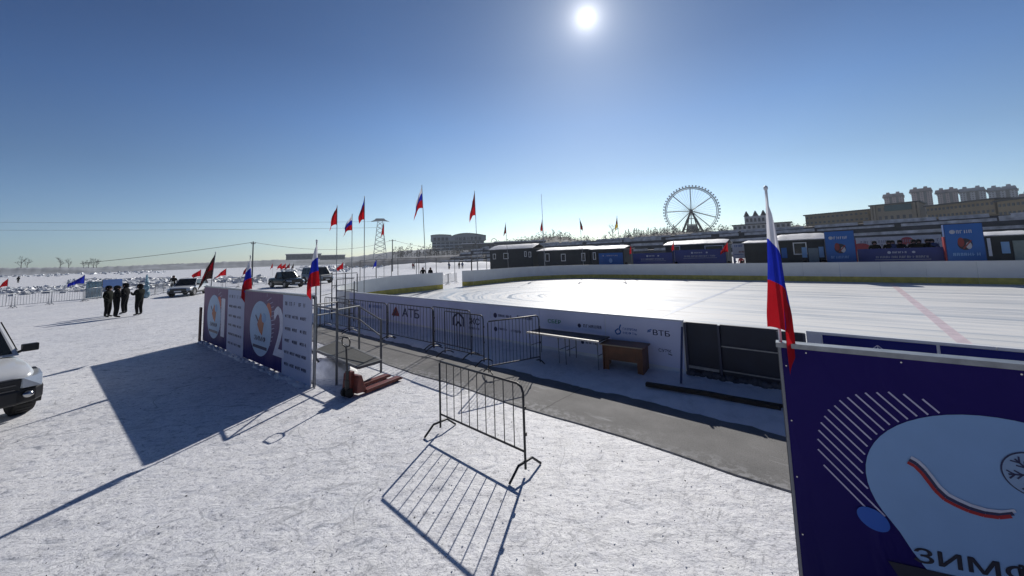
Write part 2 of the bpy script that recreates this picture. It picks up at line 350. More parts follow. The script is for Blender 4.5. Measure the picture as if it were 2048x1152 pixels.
# grey walkway mat
def mat_walk():
    m = bpy.data.materials.new('grey_walkway'); m.use_nodes = True; n = m.node_tree; p = n.nodes['Principled BSDF']
    co = n.nodes.new('ShaderNodeTexCoord').outputs['Object']
    a = noise(n, co, 1.3, 6, .65); b = noise(n, co, 60, 3, .6); c = noise(n, co, 1.2, 7, .62, .5, ((.5, 2.2, 1), 0))
    col = ramp(n, a, [(.3, (.13, .13, .13)), (.7, (.215, .213, .21))])
    col = mixc(n, col, ramp(n, b, [(.3, (.7, .7, .7)), (.6, (1.1, 1.1, 1.1))]))
    col = mixc(n, col, (.48, .49, .5), ramp(n, c, [(.60, (0, 0, 0)), (.74, (.75, .75, .75))]), 'MIX')
    sx = n.nodes.new('ShaderNodeSeparateXYZ'); n.links.new(co, sx.inputs[0])
    pp = madd(n, 'PINGPONG', madd(n, 'ADD', sx.outputs[0], madd(n, 'MULTIPLY', a, .12)), 2.1); sm = n.nodes.new('ShaderNodeMapRange'); sm.inputs[1].default_value = .008; sm.inputs[2].default_value = .02; sm.inputs[3].default_value = 1; sm.inputs[4].default_value = 0; n.links.new(pp, sm.inputs[0])
    col = mixc(n, col, (.05, .05, .05), madd(n, 'MULTIPLY', sm.outputs[0], .7), 'MIX')
    edg = n.nodes.new('ShaderNodeMapRange'); edg.inputs[1].default_value = 5.75; edg.inputs[2].default_value = 5.2; n.links.new(madd(n, 'ADD', sx.outputs[1], madd(n, 'MULTIPLY', madd(n, 'SUBTRACT', c, .5), 1.6)), edg.inputs[0])
    col = mixc(n, col, (.6, .61, .63), madd(n, 'MULTIPLY', madd(n, 'MULTIPLY', edg.outputs[0], .35), ramp(n, noise(n, co, 9, 5, .7), [(.48, (0, 0, 0)), (.56, (.9, .9, .9))])), 'MIX')
    n.links.new(col, p.inputs['Base Color']); p.inputs['Roughness'].default_value = .85
    bp = n.nodes.new('ShaderNodeBump'); bp.inputs['Distance'].default_value = .006; n.links.new(b, bp.inputs['Height']); n.links.new(bp.outputs[0], p.inputs['Normal'])
    return m
wk = MB(); k = 90; xs = [-22+34*i/k for i in range(k+1)]
q_ = random.Random(3)
ed = [5.17+.26*(x+22)/30+.03*math.sin(x*1.7)+q_.uniform(-.015, .015) for x in xs]
vs = [(x, y, .004) for x, y in zip(xs, ed)]+[(x, y+.02, .017) for x, y in zip(xs, ed)]+[(x, 8.0, .017) for x in xs]
fs = [(r*(k+1)+i, r*(k+1)+i+1, (r+1)*(k+1)+i+1, (r+1)*(k+1)+i) for r in range(2) for i in range(k)]
wk.add(vs, fs); o = struct(wk.build('walkway', mat_walk())); o.rotation_euler = (0, 0, -AR)
# snow bank along the near boards
def vn(x, y, s=1.0):
    return (math.sin(x*1.3*s+.5*y)+math.sin(x*2.9*s+1.7+y*1.1)+math.sin(x*.61*s-y*2.3+4)*1.2+math.sin(x*6.1*s+y*4.7))/4.2
bk = MB(); NX, NY = 330, 14
for i in range(NX+1):
    x = -24+35*i/NX; e = 6.78+.09*vn(x, 0, 1.4)+.05*vn(x, 3, 4)+max(0, (x+1))*.05
    for j in range(NY+1):
        t = j/NY; y = e+(8.9-e)*t; z = .27*min(1, t*1.0)**.55+.018*vn(x, y*3, 3)*(1 if t > 0 else 0)
        bk.v.append((x, y, z if j else -.01))
bk.f = [(i*(NY+1)+j, (i+1)*(NY+1)+j, (i+1)*(NY+1)+j+1, i*(NY+1)+j+1) for i in range(NX) for j in range(NY)]
bk.m = [0]*len(bk.f); bk.sm = [True]*len(bk.f)
# ice stands proud inside the boards, the bank ends under them
bk.v = [(x, min(y, 8.29), z) for x, y, z in bk.v]
o = struct(bk.build('snow_bank', SNOW2)); o.rotation_euler = (0, 0, -AR)
def bankz(y): t = max(0, (y-6.8)/2.1); return .27*t**.55 if t > 0 else .017
# ------------------------------------------------------------------ rink boards
def topb(y): return 1.30+.30*max(0, min(1, (y-8.3)/7))
def board_run(root, path, outer_mat, zb=.02, step=2.0, kick=True, names='board_panel'):
    pts = [Vector((a, b, 0)) for a, b in path]; L = [0]
    for a, b in zip(pts, pts[1:]): L.append(L[-1]+(b-a).length)
    tot = L[-1]; k = max(1, round(tot/step))
    def P(s):
        for i in range(len(pts)-1):
            if s <= L[i+1]+1e-6: t = (s-L[i])/max(1e-9, L[i+1]-L[i]); return pts[i].lerp(pts[i+1], t)
        return pts[-1]
    for q in range(k):
        s0, s1 = tot*q/k+.004, tot*(q+1)/k-.004; sub = [s0+(s1-s0)*i/4 for i in range(5)]
        m = MB(); kk = MB(); cap = MB(); pr = [P(x) for x in sub]
        for a, b in zip(pr, pr[1:]):
            d = (b-a).normalized(); nn = Vector((-d.y, d.x, 0))
            def hexa(M, o0, o1, za0, za1, zb0, zb1, mi=0):
                v = [a+nn*o0+Vector((0, 0, za0)), b+nn*o0+Vector((0, 0, zb0)), b+nn*o1+Vector((0, 0, zb0)), a+nn*o1+Vector((0, 0, za0)),
                     a+nn*o0+Vector((0, 0, za1)), b+nn*o0+Vector((0, 0, zb1)), b+nn*o1+Vector((0, 0, zb1)), a+nn*o1+Vector((0, 0, za1))]
                M.add(v, [(0, 3, 2, 1), (4, 5, 6, 7), (0, 1, 5, 4), (1, 2, 6, 5), (2, 3, 7, 6), (3, 0, 4, 7)], mi)
            ta, tb = topb(a.y), topb(b.y)
            hexa(m, -.03, .03, zb, ta-.04, zb, tb-.04)
            hexa(cap, -.04, .04, ta-.038, ta, tb-.038, tb) if False else hexa(cap, -.038, .038, ta-.039, ta, tb-.039, tb)
            if kick: hexa(kk, -.034, -.0302, .255, .62, .255, .62)
        o = m.build(names, BOARDW, root); cap.build('top_rail', WHITE, o)
        if kick: kk.build('kick_plate', YEL, o)
# (inside of the rink lies on the -normal side when the path runs clockwise seen from above)
nb = thing('rink_boards', 'rink boards on the near and left side with sponsor banners outside', 'rink boards', (0, 0, 0), -AR)
board_run(nb, [(X0, 19.3), (X0, Y0+RC)]+arc(X0+RC, Y0+RC, RC, 180, 270)[1:]+[(-2.66, Y0)], LILAC) if False else None
pth = [(X0, 19.3)]+arc(X0+RC, Y0+RC, RC, 180, 270)+[(-2.66, Y0)]
board_run(nb, pth[::-1], LILAC)
board_run(nb, ([(-.63, Y0)]+[(X1-RC, Y0)])[::-1], LILAC)
fb = thing('rink_boards', 'long white rink boards across the far side with a yellow kick plate', 'rink boards', (0, 0, 0), -AR)
pth = [(X0-.6, 21.9), (X0, 22.6)]+arc(X0+RC, Y1-RC, RC, 180, 90)+arc(X1-RC, Y1-RC, RC, 90, 0)+arc(X1-RC, Y0+RC, RC, 0, -90)
board_run(fb, pth, WHITE)
# banners on the outside of the near boards
def logos(x0, x1, m_, items, name='banner', z0=.30, z1=1.255):
    b = MB(); b.box(x0+.008, x1-.008, Y0-.040, Y0-.034, z0, z1); o = b.build(name, m_, nb)
    if items:
        t = MB()
        for it in items: it(t)
        t.build('lettering', [INK, BLUE, mat('green_print', (.02, .25, .10), .5), mat('red_print', (.3, .03, .03), .5), mat('pale_print', (.6, .62, .75), .5)], o)
    return o
YB = Y0-.045
T = lambda s, x, z, h, mi=0, wm=None: (lambda t: t.text(s, x, z, h, YB, mi, wmax=wm))
Dk = lambda x, z, r, mi=0: (lambda t: t.disc(x, z, r, r, YB, mi, 18))
S = lambda pts, wd, mi=0: (lambda t: t.strip(pts, wd, YB, mi))
def G(x, z, wd, h, mi=0, sd=1): return lambda t: t.glyphs(x, z, wd, h, YB, mi, sd)
logos(-17.9, -16.2, LILAC, [G(-17.4, .7, .9, .12, 1, 4)]); logos(-16.2, -14.4, LILAC, [Dk(-15.9, .75, .09, 1), G(-15.7, .7, .9, .13, 1, 5)])
logos(-14.4, -10.36, LILAC, [lambda t: t.add([(-14.1, YB, .5), (-13.5, YB, .5), (-13.72, YB, .85), (-13.82, YB, .85)], [(0, 1, 2, 3)], 3), S([(-13.95, .45), (-13.72, .78)], .07, 0), T('АТБ', -13.3, .52, .32, 0, 1.15)])
logos(-10.36, -8.36, LILAC, [S([(-10.15, .48), (-10.15, .74), (-9.88, .92), (-9.61, .74), (-9.61, .48)], .07), S([(-10.02, .48), (-9.88, .62), (-9.74, .48)], .07), T('ЖС', -9.35, .6, .2, 0, .5), G(-9.35, .44, .5, .07, 0, 9)])
logos(-8.36, -6.44, LILAC, [Dk(-8.14, .97, .075, 0), G(-8.0, .94, .55, .07, 0, 11), G(-7.25, .94, .6, .09, 0, 12), Dk(-8.14, .56, .07, 0), G(-8.0, .55, .35, .06, 0, 13), G(-7.5, .54, .4, .07, 0, 14)])
logos(-6.44, -4.45, LILAC, [T('СБЕР', -6.15, .93, .10, 2, .42), Dk(-5.17, .95, .05, 0), G(-5.05, .92, .5, .075, 0, 15), Dk(-5.1, .55, .045, 0), G(-5.0, .53, .35, .06, 0, 16), G(-6.2, .52, .5, .05, 4, 26)], z1=1.262)
logos(-4.45, -2.68, LILAC, [S([(-4.12, .98), (-4.20, .92), (-4.16, .85), (-4.08, .87), (-4.06, .93), (-4.10, .97), (-4.05, 1.08)], .03, 1), T('ГАЗПРОМ', -4.0, .965, .055, 1, .33), T('НЕФТЬ', -4.0, .875, .055, 1, .33),
    S([(-3.42, 1.01), (-3.33, 1.04)], .025, 1), S([(-3.43, .98), (-3.35, 1.0)], .02, 1), T('ВТБ', -3.30, .93, .115, 0, .36), G(-3.78, .62, .3, .1, 0, 17), T('СУЭК', -3.2, .59, .07, 0, .27), S([(-3.0, .57), (-2.92, .55)], .02)], z1=1.262)
crest = [S([(.05, .98), (.18, 1.1), (.25, 1.17), (.32, 1.1), (.45, .98)], .012, 4), S([(.12, .98), (.25, 1.1), (.38, .98)], .012, 4), S([(.25, .98), (.25, 1.16)], .012, 4), S([(.0, .98), (.5, .98)], .012, 4), S([(.16, 1.04), (.25, .98), (.34, 1.04)], .012, 4)]
logos(-.62, -.42, mat('white_banner', (.66, .68, .74), .5), []); logos(-.42, .88, NAVY, crest); logos(.90, 4.4, NAVY, []); logos(4.4, 9.4, NAVY, []); logos(9.4, 15.4, NAVY, [])
# open gate in the near boards
gt = thing('rink_gate', 'dark navy double gate in the rink boards behind a leaning blue prop', 'gate', W(-2.64, Y0-.02), -AR)
m = MB(); m.box(0, 1.99, .075, .095, .2, 1.24); m.box(0, .62, 0, .05, .30, 1.27); m.box(.66, 1.62, .02, .07, .25, 1.27); m.box(1.66, 1.99, 0, .05, .25, 1.25); m.build('door_panel', NAVYD, gt, .006)  # full sheet added behind the doors to block light through the gaps
m = MB(); m.beam((.64, -.01, .24), (.64, -.01, 1.26), .04, .04); m.beam((1.64, -.02, .26), (1.60, -.02, 1.25), .03, .03); m.beam((1.98, 0, .25), (1.98, 0, 1.24), .04, .04); m.beam((.02, -.01, .25), (.02, -.01, 1.26), .05, .05); split(m, 'upright', mat('steel_dark_blue', (.03, .04, .08), .4), gt)
for a_, b_, w_, h_ in (((.67, -.01, .86), (1.60, -.01, .86), .02, .02), ((.67, -.01, .40), (1.62, -.01, .40), .025, .02), ((.04, -.02, .38), (.6, -.02, .38), .03, .05), ((1.67, -.02, .36), (1.97, -.02, .36), .03, .045)): m = MB(); m.beam(a_, b_, w_, h_); m.build('crossbar', STEEL, gt)
m = MB()
for i in range(26): m.ball((.05+1.9*i/25, -.02+rnd.uniform(-.04, .04), .26+rnd.uniform(-.02, .03)), .07, .06, rnd.uniform(.04, .09), n=7, m=5)
m.build('frozen_slush', mat('dirty_slush', (.07, .075, .09), .7, var=.5), gt)
p0 = at(1362, 765, .2)
m = MB(); m.bar((0, 0, -.02), (-.02, .35, 1.0), .022, 8); tag(m.build('prop_post', mat('blue_painted_steel', (.02, .035, .12), .4)), 'slim blue post leaning against the end of the white banners by the dark gate', 'post')
bpy.data.objects['prop_post'].location = p0; bpy.data.objects['prop_post'].rotation_euler = (0, 0, -AR)
# long beam lying on the bank
a, b = at(1292, 768, .17), at(1562, 815, .17)
m = MB(); mid = (a+b)/2; d = (b-a); L = d.length
m.beam((-L/2, 0, .0), (0, .02, .012), .10, .07); m.beam((0, .02, .012), (L/2, -.03, 0), .10, .07); m.beam((-.2, .09, -.01), (L/2+.4, .06, 0), .09, .05)
o = m.build('timber_beam', DWOOD, None, .006); tag(o, 'long dark timber beam lying on the snow in front of the navy gate', 'beam'); o.location = mid; o.rotation_euler = (0, 0, math.atan2(d.y, d.x))
# ------------------------------------------------------------------ crowd barriers
def barrier_proto(name, m, L=1.8, H=1.1, nb=9, zb=.27, rb=.007, rf=.016, loops=False, label='', parts=True, foot='trap', group=None):
    t = thing(name, label, 'barrier', (0, 0, 0), 0, group)
    f = MB(); c = .10
    pts = [(-L/2, 0, .06), (-L/2, 0, H-.03), (-L/2+.03, 0, H), (L/2-c, 0, H), (L/2-c*.3, 0, H-c*.3), (L/2, 0, H-c), (L/2, 0, .06)]
    f.tube(pts, rf, 8); f.bar((-L/2, 0, zb), (L/2, 0, zb), rf*.9, 8)
    for z in (H-.28, H*.45): f.box(L/2+.01, L/2+.035, -.012, .012, z-.02, z+.02)
    B = []
    for i in range(nb):
        x = -L/2+L*(i+1)/(nb+1)
        if parts: b = MB(); b.bar((x, 0, zb), (x, 0, H-.005), rb, 6); B.append(b)
        else: f.bar((x, 0, zb), (x, 0, H-.005), rb, 4)
    fr = f.build('frame', m, t)
    for b in B: b.build('bar', m, t)
    for x in (-L/2, L/2):
        q = MB() if parts else None
        if foot == 'trap': p = [(x, -.30, .012), (x, -.13, .15), (x, .13, .15), (x, .30, .012)]
        else: p = [(x, -.30, .01), (x, -.2, .07), (x, -.08, .115), (x, .08, .115), (x, .2, .07), (x, .30, .01)]
        (q or MB()).tube(p, rf*1.05, 6)
        if q: q.build('foot', m, t)
    return t
a = Vector((-1.25, 6.22, 0)); b = Vector((.07, 4.98, 0)); d = b-a
fg = barrier_proto('crowd_barrier', BLACK, d.length, 1.09, label='lone black crowd barrier standing on open snow in the foreground, casting a long shadow')
fg.location = (a+b)/2; fg.rotation_euler = (0, 0, math.atan2(d.y, d.x))
pb = barrier_proto('crowd_barrier', BLACK, 1.85, 1.20, nb=14, zb=.2, foot='arch', label='x')
def placeb(pr, A, B, label, grp, zfun=None, first=False):
    d = B-A; r = math.atan2(d.y, d.x); loc = (A+B)/2
    if first: pr.scale.x = d.length/1.85; pr.location = loc; pr.rotation_euler = (0, 0, r); pr['label'] = label; pr['group'] = grp; return pr
    c = dup(pr, loc, r, label, grp); c.scale = (max(.75, min(1.5, d.length/1.85)), 1, 1); return c
GB = 'black crowd barriers along the near rink boards'
def wb(px, py, z): return at(px, py, z)
def bt(px, py, z=1.32): p = at(px, py, z); p.z = z-1.20; return p
placeb(pb, bt(776, 606), bt(867, 616), 'black crowd barrier in front of the АТБ logo', GB, first=True)
placeb(pb, bt(697, 598), bt(775, 607), 'black crowd barrier just left of the one before the АТБ logo', GB)
placeb(pb, bt(865, 613, 1.34), bt(941, 622, 1.34), 'black crowd barrier before the chevron logo, nearer the boards', GB)
placeb(pb, bt(889, 622, 1.28), bt(966, 631, 1.28), 'black crowd barrier before the chevron logo, nearer the grey walkway', GB)
placeb(pb, bt(650, 594), bt(700, 600), 'black crowd barrier behind the metal platform, leftmost of those along the boards', GB)
placeb(pb, bt(982, 648, 1.20), bt(1071, 626, 1.33), 'black crowd barrier turned across the walkway beside the long table', GB)
# light grey barriers out on the ice field
GL = 'light grey barriers fencing off the open river ice'
gp = MB(); L = 2.2
gp.tube([(-L/2, 0, .05), (-L/2, 0, 1.1), (L/2, 0, 1.1), (L/2, 0, .05)], .025, 6); gp.bar((-L/2, 0, .2), (L/2, 0, .2), .02)
for i in range(13): gp.bar((-L/2+L*(i+1)/14, 0, .2), (-L/2+L*(i+1)/14, 0, 1.1), .011, 4)
for x in (-L/2, L/2): gp.tube([(x, -.3, 0), (x, -.1, .12), (x, .1, .12), (x, .3, 0)], .02, 5)
gm = None; cnt = 0
def line_b(P0, P1, fmt):
    global gm, cnt
    d = P1-P0; k = max(1, round(d.length/2.28))
    for i in range(k):
        p = P0+d*((i+.5)/k); rz = math.atan2(d.y, d.x)+rnd.uniform(-.04, .04)
        if gm is None: gm = o = gp.build('field_barrier', mat('light_steel', (.40, .42, .44), .45, .4))
        else: o = gm.copy(); C.objects.link(o)
        o.location = p; o.rotation_euler = (0, 0, rz); tag(o, fmt, 'barrier', GL)
line_b(at(-60, 624), at(165, 603), 'light grey barrier in the row at far left, before the rubble ice')
line_b(at(165, 603), at(205, 597), 'light grey barrier between the blue flag and the ice sculpture')
line_b(at(288, 594), at(345, 584), 'light grey barrier between the standing group and the white car')
line_b(at(408, 582), at(532, 570), 'light grey barrier between the white car and the black off-roader')
line_b(at(668, 577), at(845, 572), 'light grey barrier outside the left end of the rink')
line_b(at(880, 572), at(912, 566), 'light grey barrier seen through the opening in the rink boards')
# ------------------------------------------------------------------ flags
TRI = (FW, FB, RED)
def flag_geo(H, L, Wd, side, seed, ns=26, ntt=30, lift=0.0, furl=0):
    q = random.Random(seed); p1, p2 = q.uniform(0, 6), q.uniform(0, 6); vs = []; fs = []; mi = []
    for i in range(ns+1):
        s = i/ns
        for j in range(ntt+1):
            t = j/ntt
            z = -s*H*(1-.12*t) - (t**1.7)*L*(1-lift)
            dep = min(1, (-z)/(H*.9))
            x = side*Wd*(dep**.9)*(t**.6)*(1+.12*math.sin(5*s+p1)) + side*Wd*.09*math.sin(9*t+2.3*s+p1)*dep*t
            y = Wd*.30*dep*math.sin(10.5*t+1.2*s+p2)*min(1, t*4)+Wd*.08*math.sin(21*t+3*s+p1)*dep*min(1, t*4)
            if furl: x = side*Wd*(dep**.8)*math.sin(2.35*t)-side*(.022+.058*dep)+side*.012*math.sin(14*t+4*s)*dep; y = -.03-.05*t*dep+.03*math.sin(8*t+2*s)*dep
            vs.append((x+side*.012, y, z))
    for i in range(ns):
        for j in range(ntt):
            a = i*(ntt+1)+j; fs.append((a, a+1, a+ntt+2, a+ntt+1)); mi.append(min(2, int(3*(i+.5)/ns)))
    return vs, fs, mi
def flagpole(loc, z0, z1, mats, H, L, Wd, side, label, seed=1, r=.018, lean=(0, 0), lift=0, group=None, polem=None, fz=None, name='flagpole', furl=0):
    az = math.atan2(loc[0], loc[1])
    t = thing(name, label, 'flag', (loc[0], loc[1], z0), -az, group)
    h = z1-z0; top = Vector((lean[0]*h, lean[1]*h, h))
    m = MB(); m.bar((0, 0, 0), top, r, 7, r1=r*.7); m.build('pole', polem or STEEL, t)
    m = MB(); m.ball(top+Vector((0, 0, .01)), r*1.15, r*1.15, r*1.6, n=8, m=6); m.build('finial', WHITE, t)
    vs, fs, mi = flag_geo(H, L, Wd, side, seed, lift=lift, furl=furl); m = MB(); off = top*((h-(fz or .03))/h)
    vs = [(v[0]+off.x+lean[0]*v[2], v[1]+off.y+lean[1]*v[2], v[2]+off.z) for v in vs]
    m.add(vs, fs, 0, True); m.m = mi if len(mats) == 3 else [0]*len(mi)
    m.build('cloth', list(mats), t)
    return t
# the three on the left sign wall and the one on the right sign
SA, SB = Vector((-11.52, 13.98, 0)), Vector((-4.55, 8.49, 0)); SD = (SB-SA).normalized(); SRZ = math.atan2(SD.y, SD.x)
SN = Vector((SD.y, -SD.x, 0))                                    # towards the viewer
def tri(loc, z0, z1, H, L, Wd, side, lab, seed, **k): return flagpole(loc, z0, z1, TRI, H, L, Wd, side, lab, seed, **k)
tri(SB+SD*.10-SN*.03, 0, 3.23, .98, .42, .24, -1, 'white, blue and red flag furled on the near post of the sign numbered 02', 5, r=.02, furl=1)
tri(SA+SD*4.48-SN*.06, 0, 3.0, .95, .5, .24, -1, 'dark blue and red flag drooping between signs 01 and 02', 8, lean=(.01, 0), r=.018, furl=1)
flagpole(SA-SD*.05-SN*.05, 0, 3.25, (FDARK, DRED, FDARK), .95, .55, .30, -1, 'dark red flag leaning at the far end of the sign numbered 01', 12, lean=(.075, 0), r=.018)
# ------------------------------------------------------------------ sign walls
PURP = None
def grad_panel(name, c_top, c_bot):
    m = bpy.data.materials.new(name); m.use_nodes = True; n = m.node_tree; p = n.nodes['Principled BSDF']
    co = n.nodes.new('ShaderNodeTexCoord').outputs['Object']; s = n.nodes.new('ShaderNodeSeparateXYZ'); n.links.new(co, s.inputs[0])
    f = madd(n, 'ADD', s.outputs[2], madd(n, 'MULTIPLY', noise(n, co, .8, 3), .9))
    col = ramp(n, madd(n, 'MULTIPLY', f, .42), [(.28, c_bot), (.75, c_top)]); n.links.new(col, p.inputs['Base Color']); p.inputs['Roughness'].default_value = .6; p.inputs['Specular IOR Level'].default_value = .15
    bp = n.nodes.new('ShaderNodeBump'); bp.inputs['Distance'].default_value = .03; n.links.new(noise(n, co, 2.2, 3, .5, .8, ((1.6, 1, .6), 0)), bp.inputs['Height']); n.links.new(bp.outputs[0], p.inputs['Normal'])
    return m
PG = grad_panel('printed_purple_gradient', (.26, .17, .25), (.016, .012, .14))
PD = grad_panel('deep_purple_print', (.016, .007, .115), (.007, .004, .085))
PWB = mat('pale_banner', (.56, .60, .74), .6, spec=.15, var=.05, scale=1.2); ORG = mat('orange_print', (.62, .12, .05), .5); PALE = mat('pale_blue_print', (.50, .64, .80), .6, spec=.15, var=.05)
STR = mat('stripe_print', (.55, .52, .68), .5)
def sign_frame(t, Wd, H, th=.08):
    m = MB(); s = .05
    for x in (.0, Wd/2, Wd): m.beam((x, th, 0), (x, th, H), s, s)
    m.beam((0, th, H-.03), (Wd, th, H-.03), s, s); m.beam((0, th, .08), (Wd, th, .08), s, s); m.beam((0, th, H*.5), (Wd, th, H*.5), s*.8, s*.8)
    m.build('frame', GREYP, t)
    m = MB(); m.beam((-.03, th*.4, H+.018), (Wd+.03, th*.4, H+.018), .10, .035); m.build('top_rail', STEEL, t)
    m = MB()
    for x in (.6, Wd/2, Wd*.78): m.beam((x, th+.02, H*.6), (x, .75, .02), .04, .04); m.beam((x, th, .03), (x, .8, .03), .04, .04)
    split(m, 'brace', GREYP, t)
def sign_left(x0, x1, num, label, dense):
    loc = SA+SD*x0; t = thing('event_sign', label, 'sign', loc, SRZ); Wd = x1-x0; sp_ = Wd*.64; H = 1.98
    m = MB(); m.box(0, sp_, 0, .02, .06, H); m.build('printed_panel', PG, t)
    m = MB(); m.box(sp_, Wd, -.001, .02, .02, H-.01); lp = m.build('sponsor_panel', PWB, t)
    m = MB(); m.disc(Wd*.30, 1.0, .80*Wd/4.4, .74, -.004, 0)
    for i in range(13):                                          # fan of stripes behind the badge
        zz = .55+.11*i; xx = Wd*.30+.55; hw = math.sqrt(max(0, 1-((zz-1.15)/.72)**2))*.55
        m.strip([(xx-.1, zz), (xx-.1+hw, zz+.1)], .018, -.003, 1)
    m.disc(Wd*.30+.58, 1.46, .2, .26, -.0035, 2); m.build('badge', [PALE, STR, ORG], t)
    m = MB(); cx = Wd*.30
    m.add([(cx-.22, -.008, 1.1), (cx+.02, -.008, 1.42), (cx+.28, -.008, 1.18), (cx+.16, -.008, .82), (cx-.06, -.008, .92)], [(0, 1, 2, 3, 4)], 0)
    m.disc(cx+.26, 1.30, .16, .13, -.009, 1); m.strip([(cx-.36, 1.34), (cx-.15, 1.18)], .06, -.0085, 3)
    m.text('ЗИМФ', cx, .66, .14, -.008, 3, wmax=.85, align='C')
    m.box(cx-.52, cx+.52, -.009, -.007, .46, .54, 3)
    m.build('emblem', [mat('rust_orange_print', (.42, .10, .03), .5), LBLUE, PALE, INK], t)
    m = MB(); nx = Wd*.52 if num == '2' else Wd*.50
    m.text(num, nx, .42, 1.22, -.006, 0, wmax=.62 if num == '2' else .32); m.build('numeral', mat('white_numeral', (.80, .80, .88), .6), t)
    m = MB(); q = random.Random(ord(num)); rows = [(1.72, 5), (1.42, 3), (1.12, 3), (.84, 3), (.56, 4), (.28, 4)]
    for z, k in rows:
        for i in range(k):
            wd = (Wd-sp_-.3)/k; x = sp_+.15+wd*i
            if z > 1.6: m.glyphs(x, z, .12, .09, -.005, 0, q.randint(0, 99))
            else: m.disc(x+.04, z+.04, .035, .035, -.005, 0, 10); m.glyphs(x+.10, z, wd*.55, .075, -.005, 0, q.randint(0, 99))
    m.build('lettering', INK, lp)
    sign_frame(t, Wd, H); return t
sign_left(.03, 4.405, '1', 'faded purple and white event sign numbered 01, farther of the two joined signs', 1)
sign_left(4.415, 8.84, '2', 'purple and white event sign numbered 02, nearer of the two joined signs', 1)
m = MB(); 
for x in (0, .12): m.beam((x, 0, 0), (x, 0, 1.25), .05, .05)
o = m.build('short_post', mat('brown_red_steel', (.10, .04, .035), .6)); tag(o, 'short brown double post just beyond the far end of the sign 01', 'post'); o.location = at(398, 684); o.rotation_euler = (0, 0, SRZ)
m = MB()
for i in range(150):
    s = rnd.uniform(.1, 8.8); m.ball((s, -.03+rnd.uniform(-.10, .06), -.01), rnd.uniform(.06, .2), rnd.uniform(.04, .09), rnd.uniform(.03, .075), n=7, m=5)
o = m.build('snow_berm', SNOW2); o['kind'] = 'structure'; o.location = SA; o.rotation_euler = (0, 0, SRZ)
# right-hand sign
RA, RB = Vector((2.04, 2.95, 0)), Vector((2.98, 2.27, 0)); RD = (RB-RA).normalized(); RRZ = math.atan2(RD.y, RD.x)
rs = thing('event_sign', 'large deep purple sign at lower right with a pale round badge and striped halo', 'sign', RA, RRZ)
WR, HR = 4.3, 1.985
m = MB(); m.box(0, 2.7, 0, .02, .05, HR); m.build('printed_panel', PD, rs)
m = MB(); m.box(2.7, WR, -.001, .02, .05, HR-.01); lp = m.build('sponsor_panel', PWB, rs)
m = MB()
for i in range(5): 
    for k_ in range(4): m.glyphs(2.9+.35*k_, 1.65-.3*i, .22, .08, -.005, 0, i*7+k_)
m.build('lettering', INK, lp)
# badge outline: round with a pointed foot
bc = (1.03, 1.19); bz = []
for i in range(56):
    t = 2*PI*i/56; rx, rz_ = .62, .50
    x, z = bc[0]+rx*math.cos(t), bc[1]+rz_*math.sin(t)+.0
    if z < bc[1]-.30: z = bc[1]-.30-(bc[1]-.30-z)*2.2
    bz.append((x, z))
m = MB(); m.add([(x, -.004, z) for x, z in bz], [tuple(range(len(bz)))], 0); 
m.build('badge', mat('dusky_blue_print', (.27, .43, .68), .6, spec=.15, var=.04), rs)
m = MB(); cx, cz, rr = .60, 1.32, .44
for i in range(17):                                              # halo stripes, clipped to a disc and to the badge
    o_ = -.40+.052*i; u_ = Vector((.68, -.73)); v_ = Vector((.73, .68)); seg = []
    for k_ in range(121):
        s_ = -.6+1.2*k_/120; p = Vector((cx, cz))+v_*o_+u_*s_
        inb = ((p.x-bc[0])/.63)**2+((p.y-bc[1])/.51)**2 < 1
        if (p-Vector((cx, cz))).length < rr and not inb and p.x < 1.0: seg.append((p.x, p.y))
    if len(seg) > 2 and seg[0][0] < .95: m.strip([seg[0], seg[-1]], .010, -.003, 0)
m.build('halo_stripes', STR, rs)
m = MB(); m.disc(.42, .90, .085, .065, -.008, 0, 30, -.5); m.build('blue_spot', mat('strong_blue_print', (.008, .10, .48), .5, var=.05), rs)
m = MB(); m.disc(1.14, 1.395, .125, .125, -.007, 0, 40); m.disc(1.14, 1.395, .118, .118, -.0085, 1, 40)
for k_ in range(6):
    a_ = PI/3*k_+.2; e_ = (1.14+.1*math.cos(a_), 1.395+.1*math.sin(a_)); m.strip([(1.14, 1.395), e_], .009, -.0105, 0)
    for f_ in (.45, .75):
        c_ = (1.14+.1*f_*math.cos(a_), 1.395+.1*f_*math.sin(a_))
        for d_ in (.7, -.7): m.strip([c_, (c_[0]+.035*math.cos(a_+d_), c_[1]+.035*math.sin(a_+d_))], .008, -.0105, 0)
m.build('snowflake_disc', [INK, mat('pale_disc_print', (.26, .38, .56), .5, var=.04)], rs)
m = MB()                                                         # a plain tricolour ribbon
rb = [(.63, 1.34), (.66, 1.325), (.69, 1.29), (.715, 1.245), (.74, 1.20), (.775, 1.16), (.82, 1.14), (.87, 1.125), (.93, 1.12), (.99, 1.13), (1.04, 1.155)]
for off, mi in ((.018, 0), (0, 1), (-.018, 2)): m.strip([(x+off*.5, z+off) for x, z in rb], .019, -.008-.0005*mi, mi)
m.build('ribbon', [mat('print_white', (.6, .62, .72), .5), INK, mat('print_red', (.40, .015, .02), .6)], rs)
m = MB(); m.text('ЗИМФ', .60, .705, .095, -.008, 0, wmax=.50); m.v = [(x, y, z+.17*(x-.6)) for x, y, z in m.v]; m.add([(.47, -.0075, .66), (.56, -.0075, .50), (1.2, -.0075, .50), (1.25, -.0075, .76)], [(0, 1, 2, 3)])
m.build('lettering', mat('black_print', (.012, .012, .03), .5), rs)
m = MB()
for i in range(5): m.disc(.022, .25+.4*i, .005, .005, -.006, 0, 12)
for i in range(6): m.disc(.15+.5*i, HR-.025, .005, .005, -.006, 0, 12)
m.build('eyelets', CHROME, rs)
